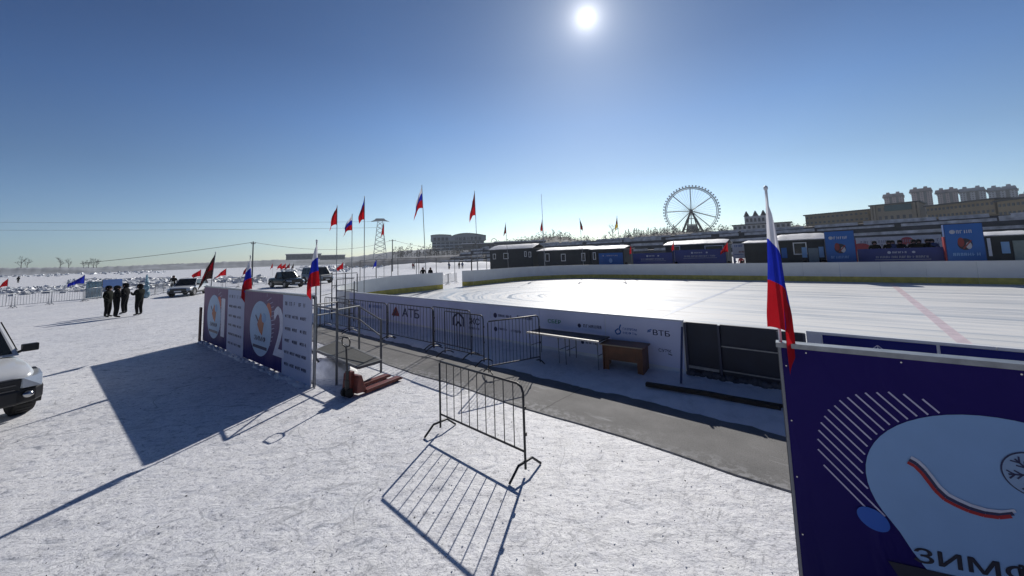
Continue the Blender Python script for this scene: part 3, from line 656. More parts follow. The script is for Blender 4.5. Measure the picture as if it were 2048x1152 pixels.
m = MB(); m.beam((-.010, .03, .0), (-.010, .03, HR), .018, .05); m.build('edge_post', mat('edge_alu', (.20, .21, .23), .45, .4), rs)
sign_frame(rs, WR, HR)
# its flag, made of two hanging folds
t = flagpole(RA+RD*.0-Vector((RD.y, -RD.x, 0))*.03, 0, 3.22, TRI, 1.06, .46, .145, 1, 'large white, blue and red flag hanging from the post of the right-hand sign', 21, r=.014, lift=0, furl=1, polem=WHITE)
t.rotation_euler = (0, 0, -math.atan2(RA.x, RA.y)+.15)
# loose clods and grit scattered over the near snow
q = random.Random(31); m = MB(); mg = []
for _ in range(4200):
    d_ = 2.2+13*q.random()**1.4; a_ = q.uniform(-1.0, .75); x, y = d_*math.sin(a_), d_*math.cos(a_); p = Vector((x, y, 0)); yy_ = p.dot(RY)
    if 5.1 < yy_ < 9 or (yy_ > 9): continue
    s_ = .004+.014*q.random()**4; k_ = 1 if q.random() < .30 else 0
    m.add([(x+s_*q.uniform(-1, 1), y+s_*q.uniform(-1, 1), s_*q.uniform(.4, 1.1)), (x+s_, y, -.002), (x-s_*.5, y+s_*.9, -.002), (x-s_*.5, y-s_*.9, -.002)], [(0, 1, 2), (0, 2, 3), (0, 3, 1)], k_)
o = m.build('snow_crumbs', [SNOW2, mat('grit', (.16, .15, .14), .9)]); o['kind'] = 'stuff'
# ------------------------------------------------------------------ table, desk
fa, fb_ = at(1061, 719, .12), at(1199, 747, .10); d = fb_-fa; L = d.length
tb = thing('trestle_table', 'long narrow black-topped table with a pale edge standing against the sponsor boards', 'table', fa, math.atan2(d.y, d.x))
TW = .55
m = MB(); m.box(-.05, L+.03, -.03, TW, .655, .685); m.build('tabletop', BLACK, tb, .003)
m = MB(); m.box(-.055, L+.035, -.045, -.031, .650, .690); m.box(-.065, -.051, -.04, TW, .650, .690); m.build('edge_strip', mat('pale_metal_edge', (.62, .60, .56), .35, .3), tb)
for x in (0, L*.45, L*.55, L-.02):
    m = MB(); m.tube([(x, 0, .65), (x, .02, .01), (x+.0, TW-.06, .01), (x, TW-.04, .65)], .014, 6); m.bar((x, .05, .35), (x, TW-.06, .35), .010, 5); m.build('leg', STEEL, tb)
fa, fb_ = at(1207, 746, .09), at(1276, 757, .09); d = fb_-fa; L = d.length+.12
ds = thing('writing_desk', 'small brown wooden desk at the right end of the long table', 'desk', fa, math.atan2(d.y, d.x))
m = MB(); m.box(-.05, L+.05, -.03, .48, .62, .645); m.build('tabletop', WOOD, ds, .003)
m = MB(); m.box(-.03, L+.02, -.042, -.031, .622, .643); m.build('edge_strip', mat('pale_veneer', (.42, .32, .2), .5), ds)
for x in (0, L-.025): m = MB(); m.box(x, x+.025, .0, .45, .0, .618); m.build('side_panel', WOOD, ds, .002)
m = MB(); m.box(.027, .13, .03, .045, 0, .617); m.box(L-.13, L-.027, .03, .045, 0, .617); m.box(.132, L-.132, .03, .045, .30, .617); m.build('modesty_panel', WOOD, ds, .002)
# ------------------------------------------------------------------ metal platform with railings
A_, B_, C_, D_ = at(673, 770), at(762, 745), at(718, 702)*1.0, at(640, 715)
pl = thing('metal_platform', 'grey metal stair platform with posts and railings behind the numbered signs', 'platform', A_, math.atan2((B_-A_).y, (B_-A_).x))
Mi = Matrix.Rotation(-pl.rotation_euler.z, 4, 'Z')
def lc(p, z=None): q = Mi @ (Vector(p)-A_); return Vector((q.x, q.y, p.z if z is None else z))
p1, p3 = lc(A_, 0), lc(B_, 0)
wv = Vector((0, 1, 0)); dep = 2.6
c1, c2, c3, c4 = lc(at(632, 699, .42)), lc(at(717, 733, .42)), lc(at(762, 720, .42)), lc(at(674, 681, .42))
m = MB(); m.add([c1, c2, c3, c4], [(0, 1, 2, 3)]); k_ = Vector((0, 0, -.04)); m.add([c1+k_, c2+k_, c3+k_, c4+k_], [(3, 2, 1, 0)])
m.build('deck', mat('deck_grating', (.045, .047, .045), .8, 0, .4, 18, .01, bscale=30), pl)
m = MB()
for a, b in ((c1, c2), (c2, c3), (c3, c4), (c4, c1)): m.beam(a-Vector((0, 0, .025)), b-Vector((0, 0, .025)), .05, .06)
DULL = mat('dull_steel', (.13, .135, .14), .6, .2)
m.build('deck_frame', DULL, pl)
P_ = [(c2+Vector((-.13, -.28, 0)), 1.66), (c3+Vector((0.02, 0.0, 0)), 1.28), (c4.lerp(c3, .55)+Vector((.0, .15, 0)), 1.45), (c4, 1.55), (c1, 1.62)]
P_[0] = (p1, 1.66); P_[1] = (p3, 1.27); P_[2] = (lc(at(718, 722)), 1.48)
for p, h in P_: m = MB(); m.bar((p.x, p.y, 0), (p.x, p.y, h), .028, 8); m.build('post', DULL, pl)
m = MB()
pp = [Vector((p.x, p.y, h)) for p, h in P_]
m.tube([pp[4]+Vector((-.2, .6, .02)), pp[0], ], .024, 7); m.tube([pp[0], pp[2]+Vector((0, 0, .02))], .02, 7); m.tube([pp[3], pp[2], pp[1]], .022, 7)
m.tube([pp[3]-Vector((0, 0, .35)), pp[2]-Vector((0, 0, .35)), pp[1]-Vector((0, 0, .4))], .018, 6); m.tube([pp[4]-Vector((0, 0, .3)), pp[3]-Vector((0, 0, .3))], .018, 6); m.tube([pp[4], pp[3]], .02, 6)
m.build('handrail', DULL, pl)
m = MB(); q_ = random.Random(5)
m2 = MB(); nn_ = 22
for i in range(nn_+1):
    for j in range(nn_+1):
        u_, v_ = i/nn_*2-1, j/nn_*2-1; r_ = math.hypot(u_, v_); z = max(-.02, .30*(1-r_**2)+.05*vn(u_*6, v_*6)); m2.v.append((u_*.85, v_*.6, z))
m2.f = [(i*(nn_+1)+j, (i+1)*(nn_+1)+j, (i+1)*(nn_+1)+j+1, i*(nn_+1)+j+1) for i in range(nn_) for j in range(nn_)]; m2.m = [0]*len(m2.f); m2.sm = [True]*len(m2.f)
o = m2.build('snow_heap', SNOW2); tag(o, 'low white heap of snow under the metal platform', 'snow heap'); o.location = at(652, 742); o.rotation_euler = (0, 0, -.5)
# gantry frames behind
gf = thing('scaffold_frame', 'open grey scaffold frame of poles and rails behind the metal platform', 'scaffold', at(690, 640), -AR)
BP = at(690, 640)
for i, (px, py, pyt) in enumerate([(663, 645, 545), (690, 640, 546), (714, 636, 547), (672, 655, 560), (708, 650, 562), (640, 655, 552)]):
    p = at(px, py); h = topz(p, px, pyt); q = Matrix.Rotation(AR, 4, 'Z') @ (p-BP); m = MB(); m.bar((q.x, q.y, 0), (q.x, q.y, h), .025, 7); m.build('pole', GREYP, gf)
m = MB()
def seg(a, b, pa, pb, z0, z1):
    p, q = at(*a), at(*b); P = [Matrix.Rotation(AR, 4, 'Z') @ (v-BP) for v in (p, q)]
    m.bar((P[0].x, P[0].y, z0), (P[1].x, P[1].y, z1), .018, 6)
HG = topz(at(690, 640), 690, 546)
for z in (HG-.02, HG*.75, HG*.5, HG*.25): seg((663, 645), (690, 640), 0, 0, z, z); seg((672, 655), (708, 650), 0, 0, z*.92, z*.92)
for z in (HG-.02, HG*.6): seg((690, 640), (714, 636), 0, 0, z, z); seg((640, 655), (663, 645), 0, 0, z, z)
split(m, 'rail', GREYP, gf)
# ------------------------------------------------------------------ pallet jack
jp = at(700, 792); tip = at(790, 757); d = tip-jp
jk = thing('pallet_jack', 'red hand pallet jack with its forks on the snow beside the walkway', 'pallet jack', jp, math.atan2(d.y, d.x))
JR = mat('worn_red_paint', (.16, .026, .018), .5, var=.45, scale=12); L = d.length
LW = at(760, 745)-at(790, 757)
for y in (-.19, .19):
    m = MB(); m.prism([(.18, .04), (.20, .10), (L-.08, .10), (L, .05), (L-.02, .035), (.2, .035)], 'y', y-.08, y+.08); fk = m.build('fork', JR, jk, .006)
    m = MB(); m.tube([(L-.16, y-.05, .035), (L-.16, y+.05, .035)], .035, 10); m.build('roller', RUB, fk)
m = MB(); m.prism([(-.02, .08), (.20, .06), (.20, .14), (.10, .42), (.02, .42)], 'y', -.24, .24); m.box(-.06, .04, -.09, .09, .12, .50); m.build('body', JR, jk, .012)
m = MB(); m.tube([(-.05, 0, .35), (-.05, 0, .52)], .045, 12); m.tube([(-.05, 0, .14), (-.05, 0, .34)], .06, 12); m.build('pump', BLACK, jk)
for y in (-.075, .075): m = MB(); m.tube([(-.06, y-.028, .09), (-.06, y+.028, .09)], .09, 16); m.build('wheel', RUB, jk)
m = MB(); m.bar((-.06, 0, .3), (-.10, 0, 1.02), .018, 8)
m.tube([(-.10, 0, 1.0), (-.10, -.11, 1.04), (-.105, -.13, 1.12), (-.11, -.09, 1.20), (-.11, .09, 1.20), (-.105, .13, 1.12), (-.10, .11, 1.04)], .015, 8, closed=True); m.build('handle', BLACK, jk)
# ------------------------------------------------------------------ vehicles
def car(name, label, loc, rz, body, L=4.7, Wd=1.88, H=1.75, kind='suv', cladding=None, lights=True, grp=None):
    t = thing(name, label, 'car', loc, rz, grp); hw = Wd/2; F_ = L/2; wr = .37*(H/1.75)**.5; zb = .30; belt = H*.60; hood = H*.585
    wx = (F_-.90, -F_+.95)
    # hull: lofted sections
    if kind == 'van': st = [(-F_, .90, .45, H*.50), (-F_+.1, .97, zb, H*.54), (-1, 1, zb, H*.54), (1.2, 1, zb, H*.53), (F_-.75, .99, zb, H*.50), (F_-.25, .93, zb, H*.43), (F_-.03, .80, .42, H*.36)]
    else: st = [(-F_, .86, .48, belt*.93), (-F_+.08, .95, .36, belt*.985), (-F_+.5, 1, zb, belt), (-.8, 1, zb, belt), (.55, 1, zb, belt*.995), (.95, .995, zb, hood), (F_-.55, .965, zb, hood*.955), (F_-.18, .90, zb+.02, hood*.87), (F_-.03, .80, .36, hood*.76)]
    vs = []; sec = 12
    for x, k, z0, z1 in st:
        w_ = hw*k; hgt = z1-z0
        half = [(0, z0), (w_*.86, z0), (w_*.97, z0+hgt*.12), (w_, z0+hgt*.42), (w_*.985, z0+hgt*.70), (w_*.945, z1-.035), (w_*.85, z1-.004), (0, z1+.035)]
        ring = [(x, y, z) for y, z in half]+[(x, -y, z) for y, z in half[-2:0:-1]]; vs.append(ring)
    m = MB(); n_ = len(vs[0]); flat = [v for r in vs for v in r]; fs = []
    for i in range(len(st)-1):
        for j in range(n_): fs.append((i*n_+j, i*n_+(j+1) % n_, (i+1)*n_+(j+1) % n_, (i+1)*n_+j))
    fs += [tuple(range(n_))[::-1], tuple(range((len(st)-1)*n_, len(st)*n_))]
    m.add(flat, fs, 0, True); bo = m.build('body', body, t)
    b = bo.modifiers.new('sub', 'SUBSURF'); b.levels = b.render_levels = 1
    # greenhouse
    z0 = belt-.02 if kind != 'van' else H*.52
    if kind == 'pickup': lo, hi = (-.95, 1.05), (-.80, .38)
    elif kind == 'van': lo, hi = (-F_+.06, F_-.70), (-F_+.22, F_-1.45)
    else: lo, hi = (-F_+.18, 1.05), (-F_+.55, .30)
    wl, wh = hw*.93, hw*.76; R_z = H
    def gh(x, s, top): return (x, s*(wh if top else wl), (R_z if top else z0))
    vs = [gh(lo[0], -1, 0), gh(lo[1], -1, 0), gh(lo[1], 1, 0), gh(lo[0], 1, 0), gh(hi[0], -1, 1), gh(hi[1], -1, 1), gh(hi[1], 1, 1), gh(hi[0], 1, 1)]
    V = [Vector(v) for v in vs]; V[4].z -= .03; V[7].z -= .03
    m = MB(); m.add(V, [(0, 1, 5, 4), (1, 2, 6, 5), (2, 3, 7, 6), (3, 0, 4, 7), (4, 5, 6, 7)], 0, False); ro = m.build('cabin', body, t, .05)
    def pane(q4, name, k0=.07, k1=.09, off=.012):
        a, b, c, d_ = q4; n2 = (b-a).cross(d_-a).normalized()*off
        def P(u, v): return (a.lerp(b, u)).lerp(d_.lerp(c, u), v)+n2
        mm = MB(); mm.add([P(k0, k1), P(1-k0, k1), P(1-k0, 1-k1*1.2), P(k0, 1-k1*1.2)], [(0, 1, 2, 3)]); return mm.build(name, GLASS, t)
    pane((V[1], V[2], V[6], V[5]), 'windshield', .05, .05); pane((V[3], V[0], V[4], V[7]), 'rear_window', .08, .1)
    for A1, B1, A2, B2 in ((V[0], V[1], V[5], V[4]), (V[2], V[3], V[7], V[6])):
        kk = 3 if kind != 'pickup' else 2
        for i in range(kk):
            a, b = A1.lerp(B1, i/kk), A1.lerp(B1, (i+1)/kk); c, d_ = A2.lerp(B2, i/kk).lerp(A2.lerp(B2, i/kk), 0), None
            c = B1 if False else A2
            p0 = A1.lerp(B1, i/kk); p1 = A1.lerp(B1, (i+1)/kk); q1 = B2.lerp(A2, (i+1)/kk); q0 = B2.lerp(A2, i/kk)
            pane((p0, p1, q1, q0), 'side_window', .05, .10)
    blk = cladding or mat('black_trim', (.012, .012, .013), .45)
    hx = st[-1][0]
    # front end
    m = MB(); zt = st[-1][3]
    m.box(hx-.28, hx+.06, -hw*.66, hw*.66, zt-.34, zt+.02); g_ = m.build('grille', blk, t, .02)
    m = MB()
    for i in range(3): m.box(hx+.061, hx+.075, -hw*.58, hw*.58, zt-.26+.085*i, zt-.24+.085*i)
    m.build('slat', CHROME if kind == 'van' else mat('dark_chrome', (.12, .12, .12), .25, .9), g_)
    m = MB()
    prof = [(hx-.70, hw*1.02), (hx-.22, hw*1.0), (hx-.03, hw*.86), (hx+.08, hw*.6), (hx+.11, 0)]
    out = prof+[(x, -y) for x, y in prof[-2::-1]]
    m.prism([(x, y) for x, y in out], 'z', .36, zt-.17); m.build('bumper', blk, t, .04)
    m = MB(); m.box(hx+.112, hx+.122, -.26, .26, .46, .57); m.build('number_plate', WHITE, t)
    for s in (-1, 1):
        m = MB(); a0 = (hx-.52, s*hw*.985, zt-.02); 
        v = [(hx-.50, s*hw*1.0, zt+.06), (hx-.08, s*hw*.94, zt+.03), (hx+.07, s*hw*.67, zt+.02), (hx+.09, s*hw*.67, zt-.15), (hx+.02, s*hw*.92, zt-.165), (hx-.32, s*hw*1.01, zt-.10)]
        vi = [(x-.12, y*.85, z) for x, y, z in v]; m.add(v+vi, [tuple(range(6)) if s < 0 else tuple(range(6))[::-1]]+[(i, (i+1) % 6, 6+(i+1) % 6, 6+i) for i in range(6)])
        m.build('headlight', mat('headlight_lens', (.55, .58, .60), .12, .4), t)
        m = MB(); m.ball((hx+.06, s*hw*.74, .52), .06, .08, .06, n=10, m=6); m.build('fog_lamp', CHROME, t)
        m = MB(); mx_ = lo[1]-.12; mz = z0+.12; m.box(mx_-.07, mx_+.06, s*(hw+.08)-.11, s*(hw+.08)+.11, mz-.075, mz+.075); m.bar((mx_, s*(hw-.12), mz-.09), (mx_, s*(hw+.0), mz-.04), .03, 6); m.build('mirror', blk, t, .045)
        m = MB(); m.box(-F_-.02, -F_+.10, s*hw*.66 if s > 0 else -hw*.84, s*hw*.84 if s > 0 else -hw*.66, belt*.62, belt*.92); m.build('tail_light', mat('red_lens', (.3, .01, .01), .2), t)
    m = MB(); m.box(-F_-.06, -F_+.3, -hw*.9, hw*.9, .34, .52); m.build('rear_bumper', blk, t, .04)
    for x in wx:
        for s in (-1, 1):
            m = MB(); m.tube([(x, s*(hw-.27), wr), (x, s*(hw-.25), wr), (x, s*(hw-.03), wr), (x, s*(hw+.005), wr)], wr, 28)
            m.v = [(px_, py_, wr+(pz_-wr)*(.93 if abs(abs(py_)-(hw+.005)) < 1e-4 or abs(abs(py_)-(hw-.27)) < 1e-4 else 1)) for px_, py_, pz_ in m.v]
            for i in range(28):
                a = 2*PI*i/28; m.box(-.018, .018, s*(hw-.14)-.1, s*(hw-.14)+.1, wr-.008, wr+.008, 0, Matrix.Translation((x, 0, wr)) @ Matrix.Rotation(a, 4, 'Y'))
            wo = m.build('wheel', RUB, t)
            m = MB(); m.tube([(x, s*(hw-.01), wr), (x, s*(hw+.012), wr)], wr*.62, 20); m.build('rim', mat('alloy_rim', (.22, .22, .23), .3, .8), wo)
            m = MB(); ar = [(x+(wr+.10)*math.cos(a), wr+(wr+.10)*math.sin(a)) for a in [PI*k/12 for k in range(-1, 14)]]; ai = [(x+(wr+.02)*math.cos(a), wr+(wr+.02)*math.sin(a)) for a in [PI*k/12 for k in range(13, -2, -1)]]
            m.prism(ar+ai, 'y', s*(hw-.1), s*(hw+.035)); m.build('wheel_arch', blk, t)
    m = MB(); m.box(-F_+1.4, F_-1.3, hw-.06, hw+.03, .28, .36); m.box(-F_+1.4, F_-1.3, -hw-.03, -hw+.06, .28, .36); m.build('sill', blk, t)
    m = MB()
    for s in (-1, 1): m.bar((hi[0]+.15, s*wh*.9, H+.03), (hi[1]-.1, s*wh*.9, H+.035), .018, 6)
    if kind == 'suv': m.build('roof_rail', blk, t)
    return t
CW = mat('white_car_paint', (.58, .60, .62), .22, .1, .05, 2, spec=.6); CB = mat('black_car_paint', (.012, .014, .017), .2, .1, .1, 2); CS = mat('silver_car_paint', (.26, .28, .30), .28, .5, .08, 2)
hd = Vector((.905, -.425)); lf = Vector((.425, .905)); corner = Vector((-9.10, 7.27)); o_ = corner-hd*2.25-lf*.84
car('off_roader', 'white off-road car with black bumper, cut off by the left edge of the photo', (o_.x, o_.y, 0), math.atan2(hd.y, hd.x), CW, 4.8, 1.9, 1.80)
car('parked_car', 'white car parked on the ice behind the sign 01', at(378, 590), math.atan2(-.93, .36), CW, 4.6, 1.85, 1.62)
car('pickup_truck', 'black pickup truck parked on the ice between the flag poles', at(572, 574), math.atan2(-.55, .83), CB, 5.1, 1.9, 1.82, 'pickup')
car('minibus', 'silver grey minibus parked beside the black pickup', at(634, 566), math.atan2(-.55, .83), CS, 5.0, 1.95, 2.15, 'van')
# ------------------------------------------------------------------ people
def person_proto(pose, top, bottom, skin, hatm, name='person'):
    J = {'pelvis': (0, 0, .92), 'waist': (0, 0, 1.08), 'chest': (0, .01, 1.32), 'neck': (0, 0, 1.50), 'jaw': (0, -.02, 1.57), 'head': (0, -.01, 1.66), 'crown': (0, 0, 1.74),
         'hl': (.10, 0, .88), 'kl': (.12, -.02, .50), 'al': (.12, .02, .10), 'tl': (.13, -.14, .05), 'hr': (-.10, 0, .88), 'kr': (-.12, -.02, .50), 'ar': (-.12, .02, .10), 'tr': (-.13, -.14, .05),
         'sl': (.20, 0, 1.42), 'el': (.28, .02, 1.16), 'wl': (.26, -.12, .94), 'fl': (.25, -.16, .86), 'tbl': (.22, -.17, .90),
         'sr': (-.20, 0, 1.42), 'er': (-.28, .02, 1.16), 'wr': (-.26, -.12, .94), 'fr': (-.25, -.16, .86), 'tbr': (-.22, -.17, .90)}
    if pose == 'pockets': J.update({'wl': (.20, -.10, 1.0), 'fl': (.16, -.13, .96), 'tbl': (.17, -.14, 1.0), 'wr': (-.20, -.10, 1.0), 'fr': (-.16, -.13, .96), 'tbr': (-.17, -.14, 1.0)})
    if pose == 'phone': J.update({'el': (.27, -.06, 1.18), 'wl': (.14, -.26, 1.28), 'fl': (.08, -.30, 1.33), 'tbl': (.10, -.27, 1.36), 'er': (-.27, -.04, 1.18), 'wr': (-.14, -.25, 1.24), 'fr': (-.07, -.29, 1.28), 'tbr': (-.09, -.26, 1.31)})
    if pose == 'walk': J.update({'kl': (.11, -.20, .54), 'al': (.11, -.22, .12), 'tl': (.12, -.36, .08), 'kr': (-.11, .06, .50), 'ar': (-.11, .28, .16), 'tr': (-.12, .16, .05), 'wl': (.27, .12, .96), 'fl': (.27, .12, .87), 'tbl': (.25, .07, .9), 'el': (.28, .12, 1.17)})
    if pose == 'sit':
        for k in J: J[k] = (J[k][0], J[k][1], J[k][2]-.42)
        J.update({'kl': (.13, -.44, .50), 'al': (.13, -.42, .10), 'tl': (.13, -.56, .05), 'kr': (-.13, -.44, .50), 'ar': (-.13, -.42, .10), 'tr': (-.13, -.56, .05), 'wl': (.2, -.28, .60), 'fl': (.15, -.34, .58), 'tbl': (.14, -.30, .62), 'wr': (-.2, -.28, .60), 'fr': (-.15, -.34, .58), 'tbr': (-.14, -.30, .62)})
    Rr = {'pelvis': .17, 'waist': .165, 'chest': .185, 'neck': .075, 'jaw': .085, 'head': .105, 'crown': .07, 'h': .105, 'k': .072, 'a': .055, 't': .04, 's': .085, 'e': .062, 'w': .045, 'f': .035, 'tb': .015}
    E_ = [('pelvis', 'waist'), ('waist', 'chest'), ('chest', 'neck'), ('neck', 'jaw'), ('jaw', 'head'), ('head', 'crown')]
    for s in 'lr': E_ += [('pelvis', 'h'+s), ('h'+s, 'k'+s), ('k'+s, 'a'+s), ('a'+s, 't'+s), ('chest', 's'+s), ('s'+s, 'e'+s), ('e'+s, 'w'+s), ('w'+s, 'f'+s), ('w'+s, 'tb'+s)]
    ks = list(J); me = bpy.data.meshes.new('p'); me.from_pydata([J[k] for k in ks], [(ks.index(a), ks.index(b)) for a, b in E_], [])
    o = bpy.data.objects.new('p', me); C.objects.link(o); o.modifiers.new('s', 'SKIN'); sd = o.modifiers.new('u', 'SUBSURF'); sd.levels = sd.render_levels = 1
    for i, k in enumerate(ks):
        r = Rr.get(k) or Rr[k[:-1]]; me.skin_vertices[0].data[i].radius = (r, r*(.75 if k in ('pelvis', 'waist', 'chest') else 1)); me.skin_vertices[0].data[i].use_root = (k == 'pelvis')
    bpy.context.view_layer.update(); dg = bpy.context.evaluated_depsgraph_get(); nm = bpy.data.meshes.new_from_object(o.evaluated_get(dg)); bpy.data.objects.remove(o)
    for q in (top, bottom, skin, RUB): nm.materials.append(q)
    hz = J['neck'][2]; pz = J['pelvis'][2]
    for p in nm.polygons:
        c = p.center; p.use_smooth = True
        dh = min((c-Vector(J['fl'])).length, (c-Vector(J['fr'])).length); ft = min((c-Vector(J['al'])).length, (c-Vector(J['tl'])).length, (c-Vector(J['ar'])).length, (c-Vector(J['tr'])).length)
        p.material_index = 2 if c.z > hz+.04 else 3 if (dh < .07 or ft < .12) else 1 if (c.z < pz-.08 and dh > .2) else 0
    hx = MB(); hc = J['head']; hx.ball((hc[0], hc[1]+.015, hc[2]+.03), .118, .125, .115, n=14, m=9); hx.ball((hc[0], hc[1]+.03, hc[2]-.06), .125, .11, .10, n=12, m=7)
    hm = bpy.data.meshes.new('hat'); hm.from_pydata(hx.v, [], hx.f); hm.materials.append(hatm)
    for p in hm.polygons: p.use_smooth = True
    fx = MB(); fx.ball((0, hc[1]-.105, hc[2]-.035), .016, .02, .022, n=8, m=5)
    for s in (-1, 1): fx.ball((s*.036, hc[1]-.095, hc[2]-.008), .012, .008, .008, 1, 8, 5); fx.ball((s*.108, hc[1]+.01, hc[2]-.03), .012, .022, .03, n=8, m=5)
    fx.box(-.025, .025, hc[1]-.104, hc[1]-.09, hc[2]-.082, hc[2]-.074, 2)
    fm = bpy.data.meshes.new('face'); fm.from_pydata(fx.v, [], fx.f)
    for q in (skin, RUB, DRED): fm.materials.append(q)
    for i, p in enumerate(fm.polygons): p.material_index = fx.m[i]
    return nm, hm, fm
SKIN = mat('skin', (.42, .24, .17), .55, var=.05); JB = mat('black_jacket', (.005, .005, .006), .9, spec=.1, bump=.006, bscale=14); JG = mat('dark_green_jacket', (.007, .009, .006), .9, spec=.1, bump=.006, bscale=14)
JR_ = mat('red_jacket', (.35, .02, .02), .7); JBL = mat('blue_jacket', (.03, .06, .16), .7); JW = mat('white_jacket', (.45, .47, .5), .7); TRO = mat('dark_trousers', (.006, .006, .008), .9, spec=.1)
PR = {}
def person(pose, top, loc, face, h, label, grp=None, hat=JB, bottom=TRO):
    key = (pose, top.name, hat.name)
    if key not in PR: PR[key] = person_proto(pose, top, bottom, SKIN, hat)
    nm, hm, fm = PR[key]
    k = h/1.78
    t = thing('person', label, 'person', loc, face, grp); t.scale = (k*1.16, k*1.2, k)
    for n_, me in (('body', nm), ('hat', hm), ('face', fm)):
        o = bpy.data.objects.new(n_, me); C.objects.link(o); o.parent = t
    return t
GP = 'people standing talking on the ice'
person('pockets', JG, at(214, 635), 1.9, 1.80, 'person in dark green winter jacket, hands in pockets, leftmost of the group on the ice', GP)
person('phone', JB, at(231, 636), 2.6, 1.80, 'person in black winter jacket in front of the others in the standing group', GP)
person('pockets', JB, at(248, 628), -1.2, 1.86, 'tall person in black jacket with trousers showing, right side of the standing group', GP)
person('phone', JG, at(277, 631), -1.4, 1.82, 'person in long dark coat standing a step apart, to the right of the group', GP)
person('walk', JB, at(346, 581), .8, 1.75, 'person in black walking beside the white car', None)
person('stand', JB, at(846, 562), .4, 1.70, 'person in black behind the left rink boards, left of two', 'people behind the left rink boards')
person('stand', JB, at(861, 562), -.4, 1.66, 'person in black behind the left rink boards, right of two', 'people behind the left rink boards')
person('stand', JB, at(36, 566), .2, 1.7, 'tiny person in dark clothes out by the rubble ice at far left')
# ------------------------------------------------------------------ tall flag poles
def pole_px(bx, by, tx, ty, mats, H, L, Wd, side, lab, seed, z=0, r=.03, **k):
    p = at(bx, by, z); return flagpole(p, 0, topz(p, tx, ty), mats, H, L, Wd, side, lab, seed, r=r, **k)
GF = None
pole_px(672, 632, 669, 412, (DRED, RED, RED), .95, .45, .34, -1, 'red flag on a tall pole, leftmost of the tall poles by the scaffold', 3, r=.022)
pole_px(703, 625, 699, 429, TRI, .85, .45, .42, -1, 'white, blue and red flag on a tall pole between two red ones', 4, r=.022)
pole_px(728, 642, 730, 394, (FB, DRED, RED), 1.05, .40, .22, -1, 'blue and red flag on the pole standing before the corner of the rink boards', 6, r=.022)
p = at(768, 566); flagpole(p, 0, topz(p, 768, 444), (DRED, RED, RED), 1.55, .6, .35, -1, 'red flag on a shorter pole in front of the power pylon', 7, r=.03)
p = far(853, 545, 37); p.z = 0; flagpole(p, 0, topz(p, 841, 371), TRI, 2.2, 1.5, .75, -1, 'white, blue and red flag on the tallest pole beside the gap in the rink boards', 9, r=.04, lean=(-.035, 0))
p = far(957, 560, 39.5); p.z = 0; flagpole(p, 0, topz(p, 952, 382), (DRED, DRED, RED), 2.6, 1.1, .55, -1, 'dark red flag on a tall pole at the left end of the far rink boards', 10, r=.035, lean=(-.02, 0))
for i, (bx, tx, ty, D, lab, mm, H_) in enumerate([(1018, 1014, 446, 44, 'dark flag on the pole before the first black cabin', (FDARK, FDARK, DRED), 1.2), (1092, 1088, 440, 43, 'dark red flag on the pole in front of the joint between the two cabins', (DRED, DRED, RED), 1.2),
        (1169, 1161, 437, 41.5, 'dark flag on the pole before the long black cabin', (FDARK, FDARK, DRED), 1.2), (1245, 1240, 432, 40.8, 'dark red and yellow flag on the pole at the end of the long black cabin', (FDARK, DRED, FY), 1.2)]):
    p = far(bx, 556, D); p.z = 0; flagpole(p, 0, topz(p, tx, ty), mm, H_, .55, .26, -1 if i != 2 else 1, lab, 30+i, r=.03, lean=(-.03, 0))
p = far(1091, 556, 45); p.z = 0; m = MB(); m.bar((0, 0, 0), (-.1, 0, topz(p, 1087, 388)), .05, 8, r1=.02); o = m.build('mast', mat('pale_mast', (.42, .45, .47), .4, .4)); tag(o, 'thin tall bare mast rising behind the black cabins', 'mast'); o.location = p
p = at(944, 571, .25); m = MB(); m.bar((0, 0, 0), (0, 0, 2.3), .055, 8); o = m.build('padded_post', BLACK); tag(o, 'thick black post standing inside the rink against the far boards', 'post'); o.location = p
# small red and blue flags out on the ice
def small_flag(px, py, ptx, pty, m_, side, lab, seed, D=None, Wd=.35, cloth_h=.5, lean=(0, 0), grp='small flags out on the river ice'):
    p = at(px, py); hz = topz(p, ptx, pty); return flagpole(p, 0, max(1.0, hz), (m_, m_, m_), cloth_h, cloth_h*.5, Wd, side, lab, seed, r=.02, lean=lean, group=grp)
small_flag(12, 606, 24, 556, RED, -1, 'red flag on the grey barriers at the left edge of the picture', 41, Wd=.45, cloth_h=.7)
small_flag(166, 603, 167, 549, FB, -1, 'dark blue flag leaning over the end of the grey barrier row', 42, Wd=.8, cloth_h=.75)
small_flag(400, 588, 399, 538, RED, -1, 'red flag above the white parked car', 43, Wd=.7, cloth_h=.7)
small_flag(451, 580, 452, 536, RED, -1, 'pinkish red flag between the signs 01 and 02 and the rubble ice', 44, Wd=.8, cloth_h=.8)
small_flag(492, 576, 493, 534, DRED, -1, 'dark red flag just left of the flag between the two signs', 45, Wd=.4, cloth_h=.8)
small_flag(686, 580, 686, 523, RED, -1, 'red flag low behind the scaffold frame', 46, Wd=.5, cloth_h=.7)
small_flag(753, 575, 753, 519, FB, -1, 'blue flag low behind the left rink boards', 47, Wd=.35, cloth_h=.7)
for i, (px, w_, c_) in enumerate([(545, .4, RED), (563, 1.0, RED), (571, 1.0, RED), (579, .8, DRED), (587, .4, FDARK)]):
    small_flag(px, 552, px, 526, c_, -1, ['small red flag, leftmost of the cluster beyond the black pickup', 'red flag in the middle of the cluster beyond the black pickup', 'broad red flag in the cluster beyond the black pickup', 'dark red flag in the cluster beyond the black pickup', 'dark flag, rightmost of the cluster beyond the black pickup'][i], 50+i, Wd=w_, cloth_h=1.1)
